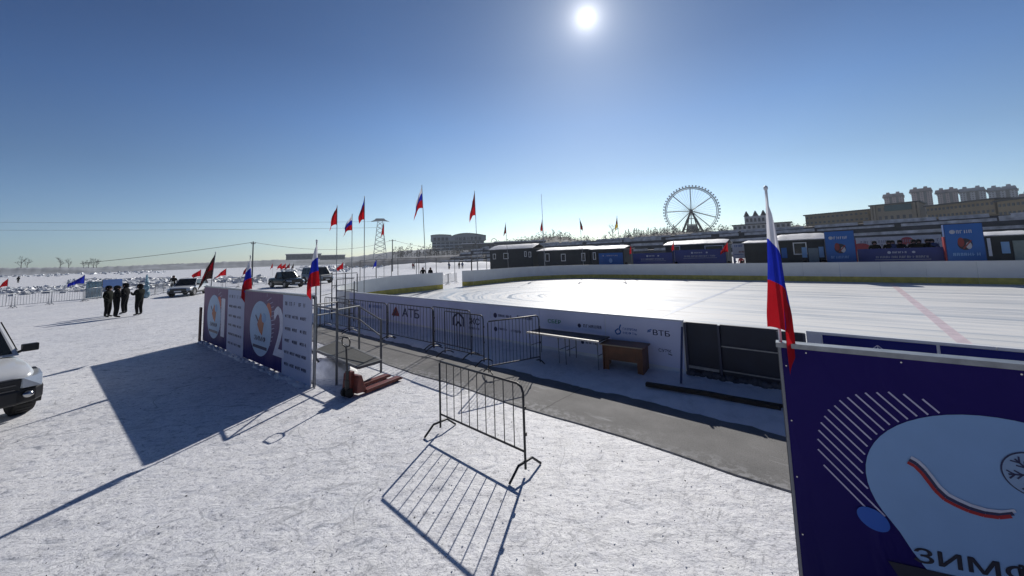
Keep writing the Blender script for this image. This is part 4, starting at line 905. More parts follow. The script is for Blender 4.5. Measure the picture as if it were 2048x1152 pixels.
for (px, py, pt, lab) in ((1347, 515, 481, 'red flag standing between the two blue banners beyond the rink'), (1262, 515, 490, 'small red flag in the bright gap beside the long cabin'), (1455, 515, 483, 'broad red flag at the end of the blue banner beside the whiteboard')):
    x, z = onp(px, pt, 36.2); p = W(x, 36.2); broad = px == 1455
    flagpole(p, 0, z, (RED, RED, RED), .85, .35, .5 if broad else .22, -1, lab, px, r=.02)
# netting posts outside the left end
nf = thing('net_fence', 'row of slim grey net posts outside the left end of the rink', 'net fence', (0, 0, 0), 0)
pts = []
for px, pb, pt in [(720, 575, 521), (752, 573, 519), (783, 571, 518), (796, 570, 517), (833, 568, 517), (838, 568, 517), (873, 566, 516), (910, 562, 514), (955, 559, 511), (974, 557, 510)]:
    p = at(px, pb); z = topz(p, px, pt); pts.append(Vector((p.x, p.y, z))); m = MB(); m.bar((p.x, p.y, 0), (p.x, p.y, z), .035, 6); m.build('post', GREYP, nf)
m = MB(); m.tube(pts, .02, 5); m.tube([v-Vector((0, 0, .25)) for v in pts], .012, 4); m.build('cable', GREYP, nf)
# ------------------------------------------------------------------ cabins and banners beyond the rink
def window(par, x, z, w_, h_, y=-.01, glass=GLASS):
    m = MB(); s = .07
    m.box(x-w_/2, x+w_/2, y-.03, y, z-h_/2, z-h_/2+s); m.box(x-w_/2, x+w_/2, y-.03, y, z+h_/2-s, z+h_/2); m.box(x-w_/2, x-w_/2+s, y-.03, y, z-h_/2+s, z+h_/2-s); m.box(x+w_/2-s, x+w_/2, y-.03, y, z-h_/2+s, z+h_/2-s)
    o = m.build('window', WHITE, par); m = MB(); m.box(x-w_/2+s, x+w_/2-s, y-.012, y+.005, z-h_/2+s, z+h_/2-s); m.build('pane', glass, o)
def roof_snow(par, x0, x1, y0, y1, z, h=.12, ridge=None, seed=1):
    m = MB(); nx, ny = max(8, int((x1-x0)*3)), 8; q = random.Random(seed); ph = q.uniform(0, 9)
    for i in range(nx+1):
        for j in range(ny+1):
            u_, v_ = i/nx, j/ny; e = min(1, min(u_, 1-u_)*12, min(v_, 1-v_)*5)
            m.v.append((x0+(x1-x0)*u_, y0+(y1-y0)*v_, z+(ridge or 0)*(1-abs(2*v_-1))+h*(.35+.65*e)+.03*vn(x0+u_*9+ph, v_*5)))
    m.f = [(i*(ny+1)+j, (i+1)*(ny+1)+j, (i+1)*(ny+1)+j+1, i*(ny+1)+j+1) for i in range(nx) for j in range(ny)]; m.m = [0]*len(m.f); m.sm = [True]*len(m.f)
    b = [(x0, y0, z), (x1, y0, z)]
    m.add([(x0, y0, z), (x1, y0, z), (x1, y0, z+h*.35), (x0, y0, z+h*.35)], [(0, 1, 2, 3)]); m.build('roof_snow', SNOW2, par)
def cabin(px0, px1, ptop, y, label, wins, depth=2.4, lift=0, ridge=.25, color=CABIN, zt=None, over=.15, name='cabin'):
    x0, _ = onp(px0, 515, y); x1, _ = onp(px1, 515, y); z1 = zt or onp((px0+px1)/2, ptop, y)[1]-.12
    t = thing(name, label, 'cabin', W(x0, y), -AR); Wd = x1-x0
    m = MB(); m.box(0, Wd, 0, depth, lift, z1); m.build('wall', color, t)
    m = MB(); m.prism([(-over, z1+.0), (depth/2, z1+ridge), (depth+over, z1), (depth+over, z1+.06), (depth/2, z1+ridge+.06), (-over, z1+.06)], 'x', -over, Wd+over); m.build('roof', GREYP, t)
    roof_snow(t, -over, Wd+over, -over, depth+over, z1+.05, .13, ridge, seed=int(px0))
    for (px, py, w_, h_) in wins:
        x, z = onp(px, py, y); window(t, x-x0, z, w_, h_)
    return t, x0, z1
c, x0, z1 = cabin(980, 1066, 497, 37.0, 'black site cabin standing on blocks, leftmost of those beyond the rink', [(989, 513, .55, .75), (1012, 512, .9, .8), (1051, 508, .35, .7), (1060, 509, .4, .7)], lift=.75, ridge=.5)
for x in (1.5, 3.0, 5.0, 6.4): m = MB(); m.box(x, x+.35, .2, 2.0, 0, .75); m.build('block', DWOOD, c)
m = MB(); m.box(-1.0, 1.8, -1.0, -.2, .45, .55); m.bar((-.9, -.9, 0), (-.9, -.9, .45), .04); m.bar((1.7, -.9, 0), (1.7, -.9, .45), .04); m.build('landing', DWOOD, c)
c, x0, z1 = cabin(1076, 1180, 499, 36.6, 'long black cabin with two white-framed windows, joined to the next', [(1095, 515, .62, .95), (1127, 515, .62, .85)])
c, x0, z1 = cabin(1181, 1248, 497, 36.4, 'black cabin with narrow windows and a blue hockey banner on its right half', [(1165+2, 514, .5, .9), (1189, 512, .35, .8)])
def poster(t, x0_, x1_, z0_, z1_, seed, logo=True, light=False, y=-.05, th=.03):
    m = MB(); m.box(x0_, x1_, y, y+th, z0_, z1_); o = m.build('poster', BLUE, t)
    m = MB(); w_ = x1_-x0_; h_ = z1_-z0_; q = random.Random(seed); yy = y-.008
    m.disc(x0_+w_*.2, z1_-h_*.13, h_*.035, h_*.035, yy, 0, 14); m.glyphs(x0_+w_*.32, z1_-h_*.16, w_*.48, h_*.055, yy, 0, seed)
    m.glyphs(x0_+w_*.16, z1_-1.95, w_*.68, h_*.05, yy, 1, seed+1) if logo else m.disc((x0_+x1_)/2, z1_-.8, .2, .25, yy, 1, 12)
    m.build('lettering', [FW, LBLUE], o)
    if logo:
        m = MB(); cx, cz = (x0_+x1_)/2, z1_-1.22
        m.disc(cx, cz-.02, w_*.20, h_*.10, yy, 0, 24); m.disc(cx-w_*.10, cz+h_*.03, w_*.09, h_*.08, yy-.001, 1, 16); m.disc(cx+w_*.1, cz-h_*.03, w_*.08, h_*.06, yy-.001, 2, 16); m.strip([(cx-w_*.05, cz-h_*.08), (cx+w_*.18, cz+h_*.06)], .07, yy-.002, 1)
        m.build('emblem', [mat('near_black_print', (.02, .015, .03), .5), mat('brick_red_print', (.25, .03, .03), .5), mat('off_white_print', (.5, .5, .55), .5)], o)
    return o
xa = onp(1198, 515, 36.4)[0]-x0; xb = onp(1246, 515, 36.4)[0]-x0; poster(c, xa, xb, .6, 2.75, 5, logo=False)
def banner(px0, px1, pt, y, label, seed, grp=None, name='banner'):
    x0, _ = onp(px0, 515, y); x1, _ = onp(px1, 515, y); z1 = onp((px0+px1)/2, pt, y)[1]
    t = thing(name, label, 'banner', W(x0, y), -AR, grp); Wd = x1-x0
    m = MB(); m.box(0, Wd, 0, .05, .3, z1); m.build('panel', mat('royal_blue_banner', (.012, .03, .20), .5, var=.2, scale=.8), t)
    m = MB(); m.disc(Wd*.38, z1-.28, .09, .09, -.01, 0, 12); m.glyphs(Wd*.42, z1-.34, Wd*.16, .12, -.01, 0, seed); m.disc(Wd*.66, z1-.28, .08, .07, -.01, 0, 12); m.glyphs(Wd*.22, z1-.66, Wd*.6, .14, -.01, 1, seed+3); m.strip([(Wd*.2, z1-.76), (Wd*.84, z1-.76)], .03, -.01, 1)
    m.build('lettering', [mat('banner_white', (.45, .5, .6), .5), mat('banner_cream', (.30, .33, .42), .5)], t)
    m = MB()
    for i in range(max(2, int(Wd/2))+1): x = Wd*i/max(2, int(Wd/2)); m.beam((x, .08, 0), (x, .08, z1), .05, .05); m.beam((x, .1, z1*.8), (x, .9, 0), .04, .04)
    m.build('frame', GREYP, t); return t
banner(1266, 1345, 506, 36.2, 'low royal blue banner beside the bright gap, left of the white-roofed cabin', 61)
banner(1347, 1452, 499, 36.4, 'royal blue banner in front of the white-roofed cabin', 62)
c, x0, z1 = cabin(1332, 1452, 487, 38.6, 'black cabin with snow-covered roof behind the blue banner', [(1352, 497, .8, .5), (1428, 497, 1.6, .6)], ridge=.3)
wbx0, _ = onp(1465, 500, 38.2); wbx1, _ = onp(1489, 500, 38.2); _, wz1 = onp(1477, 487, 38.2)
t = thing('notice_board', 'white notice board between the blue banner and the dark kiosk', 'notice board', W(wbx0, 38.2), -AR); Wd = wbx1-wbx0
m = MB(); m.box(0, Wd, 0, .05, 1.9, wz1); bo = m.build('board', WHITE, t); m = MB(); m.glyphs(.2, 2.9, Wd*.6, .18, -.01, 0, 3); m.glyphs(.5, 2.4, Wd*.5, .14, -.01, 1, 4); m.strip([(.1, 2.25), (Wd-.1, 2.25)], .04, -.01, 0); m.build('lettering', [BLUE, DRED], bo)
m = MB(); m.beam((.1, .08, 0), (.1, .08, 2.8), .06, .06); m.beam((Wd-.1, .08, 0), (Wd-.1, .08, 2.8), .06, .06); split(m, 'post', STEEL, t)
c, x0, z1 = cabin(1490, 1556, 484, 36.6, 'plain dark kiosk left of the foreground flag', [], ridge=.1)
c, x0, z1 = cabin(1557, 1652, 478, 36.8, 'dark kiosk with a square white window and a grey door, snow on its roof', [(1600, 497, .85, .95)], ridge=.38)
X_ = lambda px: onp(px, 505, 36.8)[0]-x0
m = MB(); m.box(X_(1617), X_(1637), -.06, -.01, .3, 2.62); dr = m.build('door', mat('grey_blue_door', (.20, .26, .30), .5), c); m = MB(); m.box(X_(1635)-.12, X_(1635)-.04, -.10, -.06, 1.5, 1.56); m.build('handle', STEEL, dr)
for a, b in ((1563, 1574), (1604, 1614), (1638, 1648)):
    m = MB(); m.box(X_(a), X_(b), -.045, -.02, 1.9, 2.7); m.build('poster', LBLUE if a != 1563 else BLUE, c)
def tower_sign(px0, px1, pt, y, label, seed, red_side):
    x0, _ = onp(px0, 505, y); x1, _ = onp(px1, 505, y); z1 = onp((px0+px1)/2, pt, y)[1]; Wd = x1-x0
    t = thing('tower_sign', label, 'sign', W(x0, y), -AR)
    m = MB(); m.prism([(-.06, .2), (.55, .2), (.55, z1), (-.06, z1)], 'x', 0, Wd); m.build('box', mat('deep_blue_box', (.01, .06, .24), .5), t)
    poster(t, .03, Wd-.03, .25, z1-.02, seed, True, True, -.10, .03)
    m = MB()
    if red_side > 0: m.box(Wd+.003, Wd+.06, -.05, .5, 1.4, z1*.82)
    else: m.box(-.06, -.003, -.05, .5, 1.2, z1*.80)
    m.build('red_side_panel', mat('red_panel', (.35, .02, .03), .5), t); return t
tower_sign(1652, 1712, 462, 36.0, 'blue tower sign with a round dark emblem, left of the spectators', 71, 1)
tower_sign(1893, 1972, 447, 35.6, 'taller blue tower sign with a round dark emblem, right of the spectators', 72, -1)
banner(1717, 1893, 496, 36.0, 'long royal blue banner between the two blue tower signs, spectators above it', 63)
# spectators' platform and white backdrop
xs0, _ = onp(1716, 500, 37.4); xs1, _ = onp(1895, 500, 37.4)
t = thing('stand', 'low dark viewing stand behind the long blue banner', 'stand', W(xs0, 37), -AR); Wd = xs1-xs0
m = MB(); m.box(0, Wd, 0, 1.6, 1.14, 1.24); m.build('deck', DWOOD, t); m = MB()
for i in range(5):
    for y in (.1, 1.5): m.beam((Wd*i/4, y, 0), (Wd*i/4, y, 1.14), .08, .08)
split(m, 'post', GREYP, t)
xw0, _ = onp(1712, 485, 41); xw1, _ = onp(1884, 485, 41); _, zw = onp(1800, 472, 41)
t = thing('backdrop_banner', 'long white banner with red print behind the spectators', 'banner', W(xw0, 41), -AR); Wd = xw1-xw0
m = MB(); m.box(0, Wd, 0, .05, 1.2, zw); o = m.build('panel', mat('white_vinyl', (.72, .72, .74), .5), t); m = MB()
for i in range(9): m.glyphs(.3+i*Wd/9, zw-.5-.3*(i % 2), .8, .22, -.01, i % 3 == 0 and 0 or 1, 80+i)
m.disc(Wd*.06, zw-.8, .55, .35, -.009, 0, 20); m.disc(Wd*.62, zw-.4, .35, .3, -.009, 0, 20); m.build('lettering', [mat('red_print2', (.55, .10, .10), .5), mat('grey_print', (.35, .34, .40), .5)], o)
m = MB()
for i in range(6): m.beam((Wd*i/5, .1, 0), (Wd*i/5, .1, zw), .06, .06)
split(m, 'post', STEEL, t)
SP = 'spectators on the stand behind the blue banner'
for i, (px, tp, lab) in enumerate([(1749, JG, 'spectator standing alone at the left end of the stand'), (1778, JB, 'spectator in black, left of a close pair on the stand'), (1785, JBL, 'spectator in dark blue, right of a close pair on the stand'), (1800, JB, 'spectator in black between the two pairs on the stand'), (1828, JB, 'spectator in black, left of the right-hand pair on the stand'), (1838, JG, 'spectator in dark green, right of the right-hand pair on the stand'), (1856, JB, 'spectator in black with raised hands, rightmost on the stand'), (1864, JBL, 'spectator in dark blue at the right end of the stand')]):
    x, _ = onp(px, 490, 37.8); person('phone' if i == 6 else 'pockets', tp, W(x, 37.8, 1.24), -AR, 1.74, lab.replace('spectator', 'person'), SP)
for px, y, tp, pz, lab in [(1484, 36.0, JB, 'stand', 'person in dark clothes beside the plain dark kiosk'), (1458, 36.0, JR_, 'stand', 'person in red jacket at the end of the blue banner'), (1610, 35.8, JBL, 'walk', 'person in dark blue walking past the square white window'), (1650, 35.7, JB, 'stand', 'person in black at the left foot of the blue tower sign'), (1643, 35.9, JG, 'stand', 'person in dark green by the grey door of the kiosk'), (1352, 35.9, JW, 'walk', 'person in pale jacket in front of the blue banners'), (1252, 36.0, JW, 'walk', 'person in pale jacket crossing the bright gap')]:
    x, _ = onp(px, 520, y); person(pz, tp, W(x, y, 0), -AR+rnd.uniform(-1, 1), 1.72, lab)
c, x0, z1 = cabin(1974, 2075, 468, 36.6, 'dark kiosk with a small white sign and pale door at the right edge', [], ridge=.15)
X_ = lambda px: onp(px, 505, 36.6)[0]-x0
m = MB(); m.box(X_(2028), X_(2062), -.06, -.01, .3, 2.7); dr = m.build('door', mat('pale_green_door', (.22, .28, .27), .5), c); m = MB(); m.box(X_(2030), X_(2030)+.08, -.1, -.06, 1.4, 1.5); m.build('handle', STEEL, dr)
m = MB(); m.box(X_(1977), X_(1984), -.05, -.02, 1.8, 2.9); m.build('notice', WHITE, c); m = MB(); m.box(X_(2004), X_(2021), -.05, -.02, 1.95, 2.65); m.build('poster', LBLUE, c)
c, x0, z1 = cabin(2078, 2330, 462, 36.8, 'further dark kiosks beyond the right edge', [(2110, 490, .8, .9), (2200, 490, .8, .9)], ridge=.2)
# ------------------------------------------------------------------ river ice rubble
def rubble(name, spots, seed, mats):
    q = random.Random(seed); m = MB()
    for (x, y, s) in spots:
        M = Matrix.Translation((x, y, s*q.uniform(-.1, .35))) @ Matrix.Rotation(q.uniform(0, 6), 4, 'Z') @ Matrix.Rotation(q.uniform(-.9, .9), 4, 'X') @ Matrix.Rotation(q.uniform(-.6, .6), 4, 'Y')
        m.box(-s*q.uniform(.4, 1), s*q.uniform(.4, 1), -s*q.uniform(.3, .8), s*q.uniform(.3, .8), -s*.5, s*q.uniform(.15, .5), q.choice([0, 0, 1]), M)
    o = m.build(name, mats); o['kind'] = 'stuff'; return o
q = random.Random(11); sp_ = []
def band(px0, px1, pf, n_, s0, s1, th):
    for _ in range(n_):
        px = q.uniform(px0, px1); py = pf(px)+q.gauss(0, th); p = at(px, max(py, 541-(px*.033))); sp_.append((p.x, p.y, q.uniform(s0, s1)))
band(30, 345, lambda x: 583-(x-30)*.040, 1500, .15, .50, 2.6); band(-60, 60, lambda x: 583, 300, .2, .5, 2.4)
band(140, 345, lambda x: 566-(x-140)*.02, 1100, .2, .65, 2.4); band(430, 530, lambda x: 560, 500, .2, .6, 2.2)
rubble('ice_rubble', sp_, 4, [mat('river_ice', (.50, .53, .57), .45, var=.5, scale=.5), SNOW2])
sp_ = []; band(-50, 330, lambda x: 553-x*.03, 260, .4, 1.2, 1.6); band(600, 1000, lambda x: 534-(x-600)*.014, 700, .3, .9, 2.2); band(560, 700, lambda x: 541, 200, .3, .8, 1.6)
rubble('distant_ice_rubble', sp_, 6, [mat('snowy_ice', (.60, .65, .70), .5, var=.3, scale=.4), SNOW2])
# ice sculptures / blue banner behind the people
p = at(166, 600); t = thing('ice_sculpture', 'translucent pale blue ice wall with carved columns behind the blue flag', 'ice sculpture', at(170, 598), -.15+math.radians(0))
m = MB(); ICEB = mat('blue_ice', (.28, .46, .55), .15, var=.5, scale=3, trans=.35, bump=.02)
rz_ = math.atan2((at(203, 596)-at(170, 598)).y, (at(203, 596)-at(170, 598)).x); t.rotation_euler = (0, 0, rz_); Wd = (at(203, 596)-at(170, 598)).length
for i in range(5): m.box(Wd*i/5, Wd*i/5+Wd*.17, 0, .3, 0, 1.5+.12*math.sin(i*3))
m.box(0, Wd, .05, .25, 1.45, 1.62); m.box(0, Wd, .05, .25, .5, .62); m.build('ice_blocks', ICEB, t, .03)
a_, b_ = at(204, 596), at(243, 592); d = b_-a_
t = thing('blue_banner', 'blue cloth banner stretched behind the heads of the standing group', 'banner', a_, math.atan2(d.y, d.x)); m = MB(); m.box(0, d.length, 0, .03, 1.0, 1.75); m.build('panel', FB if False else mat('mid_blue_cloth', (.03, .10, .30), .6), t); m = MB(); m.bar((0, .05, 0), (0, .05, 1.75), .03); m.bar((d.length, .05, 0), (d.length, .05, 1.75), .03); split(m, 'post', STEEL, t)
p = at(292, 596); m = MB(); m.ball((0, 0, .35), .28, .28, .4); m.ball((0, 0, .95), .22, .22, .3); m.ball((0, 0, 1.38), .17, .17, .19); o = m.build('ice_figure', ICEB); tag(o, 'small pale ice figure right of the person standing apart', 'ice sculpture'); o.location = p
p = at(293, 570); m = MB(); m.tube([(0, 0, 0), (0, 0, 1.0), (0, 0, 1.7)], .25, 8, r1=.1); o = m.build('ice_spire', ICEB); tag(o, 'small white ice spire on the rubble ridge', 'ice sculpture'); o.location = p
# ------------------------------------------------------------------ poles and wires, pylon
def utility_pole(px, pt, D, label, h_arm=1.2, r=.09):
    p = far(px, 530, D); p.z = 0; zt = topz(p, px, pt); t = thing('utility_pole', label, 'utility pole', p, -math.atan2(p.x, p.y))
    m = MB(); m.bar((0, 0, 0), (0, 0, zt), r, 8, r1=r*.7); m.build('pole', GREYP, t); m = MB(); m.beam((-h_arm/2, 0, zt-.3), (h_arm/2, 0, zt-.3), .08, .08)
    for s in (-1, 0, 1): m.bar((s*h_arm*.45, 0, zt-.26), (s*h_arm*.45, 0, zt-.08), .04, 6)
    m.build('crossarm', GREYP, t); return Vector((p.x, p.y, zt-.1))
u1 = utility_pole(505, 483, 62, 'thin grey utility pole rising behind sign 02', .5, .10); u2 = utility_pole(785, 479, 95, 'utility pole to the right of the power pylon', 1.6, .14)
u0 = far(-420, 560, 70); u0.z = topz(u0, -300, 540); u3 = far(885, 497, 160)
def wire(a, b, sag, label, r=.025, n_=24):
    m = MB(); a = Vector(a); b = Vector(b); m.tube([tuple((b-a)*(i/n_)+Vector((0, 0, -sag*4*(i/n_)*(1-i/n_)))) for i in range(n_+1)], r, 4)
    o = m.build('overhead_wire', mat('wire_grey', (.05, .055, .06), .6)); tag(o, label, 'wire'); o.location = a
wire(u1, at(180, 545)*1 if False else far(160, 527, 66), .15, 'overhead wire running left from the utility pole behind sign 02'); wire(u1, u2, 1.6, 'sagging overhead wire between the two utility poles'); wire(u2, u3, .6, 'overhead wire running right from the pole beside the pylon', .04)
PD_ = 520; p = far(760, 530, PD_); p.z = 0; zt = topz(p, 760, 437); t = thing('power_pylon', 'grey lattice power pylon with a wide top on the far bank', 'pylon', p, -math.atan2(p.x, p.y))
m = MB(); wb_, wt_ = 9, 3.0; nl = 9
def lev(k): f = k/nl; return (wb_+(wt_-wb_)*f)/1, zt*.93*f
for k in range(nl):
    w0, z0 = lev(k); w1_, z1_ = lev(k+1)
    for sx in (-1, 1):
        for sy in (-1, 1):
            m.beam((sx*w0, sy*w0, z0), (sx*w1_, sy*w1_, z1_), .55, .55)
        m.beam((sx*w0, -w0, z0), (-sx*w1_, -w1_, z1_), .3, .3); m.beam((sx*w0, w0, z0), (-sx*w1_, w1_, z1_), .3, .3)
PYM = mat('hazy_steel', (.22, .25, .28), .6, .2)
m.build('tower', PYM, t); m = MB(); m.prism([(-12, zt*.925), (-7, zt*.965), (-5, zt), (5, zt), (7, zt*.965), (12, zt*.925), (5, zt*.94), (-5, zt*.94)], 'y', -1.2, 1.2); m.build('crossarm', PYM, t)
pyl = p
for i, (pl_, s) in enumerate((((-250, 442), -1), ((-250, 459), 1))):
    b = far(pl_[0], pl_[1], 900); wire(Vector((p.x, p.y, zt*.93-(i*8))), b, 2, ['upper faint power line running left from the pylon', 'lower faint power line running left from the pylon'][i], .14)
# ------------------------------------------------------------------ far bank: hills, woods, buildings
HZM = {}
def earth_mat():
    m = bpy.data.materials.new('winter_slope'); m.use_nodes = True; n = m.node_tree; p = n.nodes['Principled BSDF']; co = n.nodes.new('ShaderNodeTexCoord').outputs['Object']
    a = noise(n, co, .05, 8, .7); b = noise(n, co, .35, 6, .7)
    col = ramp(n, b, [(.35, (.030, .028, .026)), (.6, (.075, .068, .062))]); col = mixc(n, col, (.5, .52, .55), ramp(n, a, [(.56, (0, 0, 0)), (.66, (.8, .8, .8))]), 'MIX')
    n.links.new(col, p.inputs['Base Color']); p.inputs['Roughness'].default_value = .9; return m
EARTH = earth_mat(); TWIG = mat('bare_twigs', (.030, .026, .024), .9, var=.4, scale=.4); CONI = mat('dark_conifer', (.016, .024, .018), .9, var=.4, scale=1)
def ridge(name, prof, D, depth, mt, kind='structure', jag=.6, seed=1):
    q = random.Random(seed); m = MB(); xs = []; px = prof[0][0]
    while px <= prof[-1][0]: xs.append(px); px += 5
    def yy(x):
        for (a, ya), (b, yb) in zip(prof, prof[1:]):
            if a <= x <= b: return ya+(yb-ya)*(x-a)/(b-a)
    rows = 6
    for x in xs:
        f = far(x, yy(x), D); z = f.z+q.uniform(-jag, jag); dr = Vector((f.x, f.y, 0)).normalized()
        for j in range(rows+1):
            u_ = j/rows; zz = z*(math.sin(u_*PI/2)**1.3)+(q.uniform(-jag, jag)*.5 if 0 < j < rows else 0); pt = Vector((f.x, f.y, 0))-dr*depth*(1-u_); m.v.append((pt.x, pt.y, zz if j else -.5))
        b = Vector((f.x, f.y, 0))+dr*depth; m.v.append((b.x, b.y, z*.7))
    R = rows+2; m.f = [(i*R+j, (i+1)*R+j, (i+1)*R+j+1, i*R+j+1) for i in range(len(xs)-1) for j in range(R-1)]; m.m = [0]*len(m.f); m.sm = [True]*len(m.f)
    o = m.build(name, mt); o['kind'] = kind; return o, yy
hz_, hy = ridge('hills', [(960, 501), (1000, 492), (1060, 481), (1095, 474), (1130, 473), (1150, 480), (1200, 484), (1240, 478), (1270, 472), (1330, 466), (1390, 464), (1450, 462), (1500, 455), (1600, 452), (1700, 442), (1800, 436), (1900, 425), (2048, 418), (2400, 395)], 300, 110, EARTH)
ridge('far_bank', [(-200, 542.5), (0, 536), (200, 534), (460, 523), (560, 519.5), (640, 516), (700, 514), (800, 502), (860, 498), (1000, 494)], 560, 60, mat('far_bank_snowy', (.26, .28, .31), .9, var=.5, scale=.05), jag=.5, seed=2)
ridge('river_bank', [(690, 524), (740, 520), (800, 515), (860, 512), (980, 507), (1100, 502)], 190, 10, mat('bank_wall', (.19, .20, .22), .8, var=.5, scale=.3), jag=.15, seed=3)
# terraced embankment parallel to the rink
m = MB(); tr = [(88, 0), (90, 2.0), (94, 2.1), (95.5, 3.6), (99, 3.7), (100.5, 5.2), (105, 5.3), (106.5, 6.9), (112, 7.0), (113, 8.0), (150, 8.4), (152, -1)]
for i, (y, z) in enumerate(tr):
    for x in (-118, 150): m.v.append((x, y, z*(.85 if x < 0 else 1.0)))
m.f = [(2*i, 2*i+1, 2*i+3, 2*i+2) for i in range(len(tr)-1)]; m.m = [1 if i % 2 else 0 for i in range(len(m.f))]; m.sm = [False]*len(m.f)
q = random.Random(77)
for i in (1, 3, 5, 7, 9):
    y, z = tr[i]; x = -118
    while x < 150:
        l = q.uniform(3, 14); h = q.uniform(.25, .7); zz = z*(.85+.15*(x+118)/268)
        m.add([(x, y-.3, zz-.3), (x+l, y-.3, zz-.3), (x+l, y-.1, zz+h), (x, y-.1, zz+h*q.uniform(.6, 1))], [(0, 1, 2, 3)], 1); x += l+q.uniform(0, 2.5)
o = m.build('embankment', [mat('embankment_stone', (.075, .075, .078), .85, var=.6, scale=.6), mat('terrace_snow', (.55, .57, .60), .8, var=.5, scale=.8)]); struct(o); o.rotation_euler = (0, 0, -AR)
# railings / hedges on terraces
def tree_mesh(m, x, y, z, h, w_, q, con=False, n_=46):
    m.bar((x, y, z), (x, y, z+h*.6), h*.018, 4, 1)
    for _ in range(n_):
        if con: f = q.random()**.7; zz = z+h*(.12+.88*f); r = w_*(1-f)*q.uniform(.3, 1)
        else: f = q.random(); zz = z+h*(.3+.7*f); r = w_*math.sin(PI*(.12+.86*f))*q.random()**.5
        a = q.uniform(0, 2*PI); cx, cy = x+r*math.cos(a), y+r*math.sin(a); s = h*q.uniform(.05, .12)*(1 if not con else .9)
        v = [Vector((cx+q.uniform(-s, s), cy+q.uniform(-s, s), zz+q.uniform(-s, s)*.8)) for _ in range(3)]; m.add(v, [(0, 1, 2)], 0)
def wood(name, prof_f, px0, px1, D0, D1, n_, h0, h1, seed, mt, con=0.0, zoff=0):
    q = random.Random(seed); m = MB()
    for _ in range(n_):
        px = q.uniform(px0, px1); D = q.uniform(D0, D1); f = far(px, prof_f(px), D); base = f.z*q.uniform(.55, 1)+zoff
        h = q.uniform(h0, h1); tree_mesh(m, f.x, f.y, base-.5, h, h*.38, q, q.random() < con, 26)
    o = m.build(name, [mt, TWIG]); o['kind'] = 'stuff'; return o
wood('bare_woodland', lambda x: hy(x)+3, 985, 1465, 255, 300, 900, 3, 7, 21, TWIG, .1)
wood('slope_thicket', lambda x: hy(x)+6, 1465, 2060, 255, 298, 700, 3, 6, 22, TWIG, .1)
wood('bank_shrubs', lambda x: 515-(x-640)*.03, 790, 985, 230, 300, 160, 3, 8, 23, TWIG, 0)
# lone conifers on the skyline
ct = thing('conifer', 'small dark conifer on the skyline left of the ferris wheel', 'tree', (0, 0, 0), 0, 'conifers on the skyline left of the wheel')
m = MB(); qq = random.Random(2)
for _ in range(170):
    f = qq.random()**.8; zz = .8+6.2*f; r = 1.5*(1-f)*qq.uniform(.3, 1); a = qq.uniform(0, 6.3); c_ = Vector((r*math.cos(a), r*math.sin(a), zz)); m.add([c_+Vector((qq.uniform(-.35, .35), qq.uniform(-.35, .35), qq.uniform(-.4, .3))) for _ in range(3)], [(0, 1, 2)])
m.build('crown', CONI, ct); m = MB(); m.bar((0, 0, -.5), (0, 0, 6), .14, 5, r1=.04); m.build('trunk', DWOOD, ct)
first = True
for i in range(22):
    px = 1252+i*4.6+rnd.uniform(-2, 2) ; f = far(px, hy(px)+1.5, 292); s = rnd.uniform(.55, 1.1); loc = (f.x, f.y, f.z-.5)
    t = ct if first else dup(ct, loc, rnd.uniform(0, 6), ct['label'], ct['group']); t.location = loc; t.scale = (s, s, s); first = False
def bare_tree(px, pb, pt, D, label, wide=.35, grp=None, zb=None, seed=0, mt=TWIG):
    f = far(px, pb, D); zt_ = topz(f, px, pt); h = zt_-f.z; t = thing('bare_tree', label, 'tree', f, seed, grp); q = random.Random(seed)
    m = MB(); m.bar((0, 0, -h*.05), (0, 0, h*.55), h*.022, 6, r1=h*.012); m.build('trunk', DWOOD, t); m = MB()
    def br(p, d, l, r, k):
        e = p+d*l; m.bar(p, e, r, 4, r1=r*.6)
        if k == 0: return
        for _ in range(3 if k > 1 else 4):
            nd = (d+Vector((q.uniform(-1, 1), q.uniform(-1, 1), q.uniform(-.2, .7)))*.75).normalized(); br(p+d*l*q.uniform(.5, 1), nd, l*q.uniform(.55, .8), r*.6, k-1)
    for i in range(5):
        a = i*1.257+q.random(); br(Vector((0, 0, h*(.08+.10*i))), Vector((math.cos(a)*wide*2, math.sin(a)*wide*2, 1)).normalized(), h*.24, h*.011, 3)
    m.build('crown', mt, t); return t
bare_tree(1226, 478, 443, 230, 'tall bare tree on the skyline beside the dark red and yellow flag', .35, seed=3)
bare_tree(1107, 474, 456, 290, 'small bare tree on the round hill behind the cabins', .2, seed=4)
for i, (px, pt, w_) in enumerate([(42, 510, .4), (54, 514, .5), (120, 512, .3), (137, 515, .3), (167, 518, .4), (177, 515, .4), (187, 513, .5), (193, 516, .4)]):
    bare_tree(px, 535, pt, 420, ['scraggly bare tree at far left, taller of two', 'broad bare tree at far left, shorter of two', 'thin bare tree, left of the middle pair on the far bank', 'thin bare tree, right of the middle pair on the far bank', 'bare tree, first of the clump of four on the far bank', 'bare tree, second of the clump of four on the far bank', 'tallest bare tree of the clump of four on the far bank', 'bare tree at the right end of the clump of four on the far bank'][i], w_, 'bare trees on the far left bank', seed=60+i)
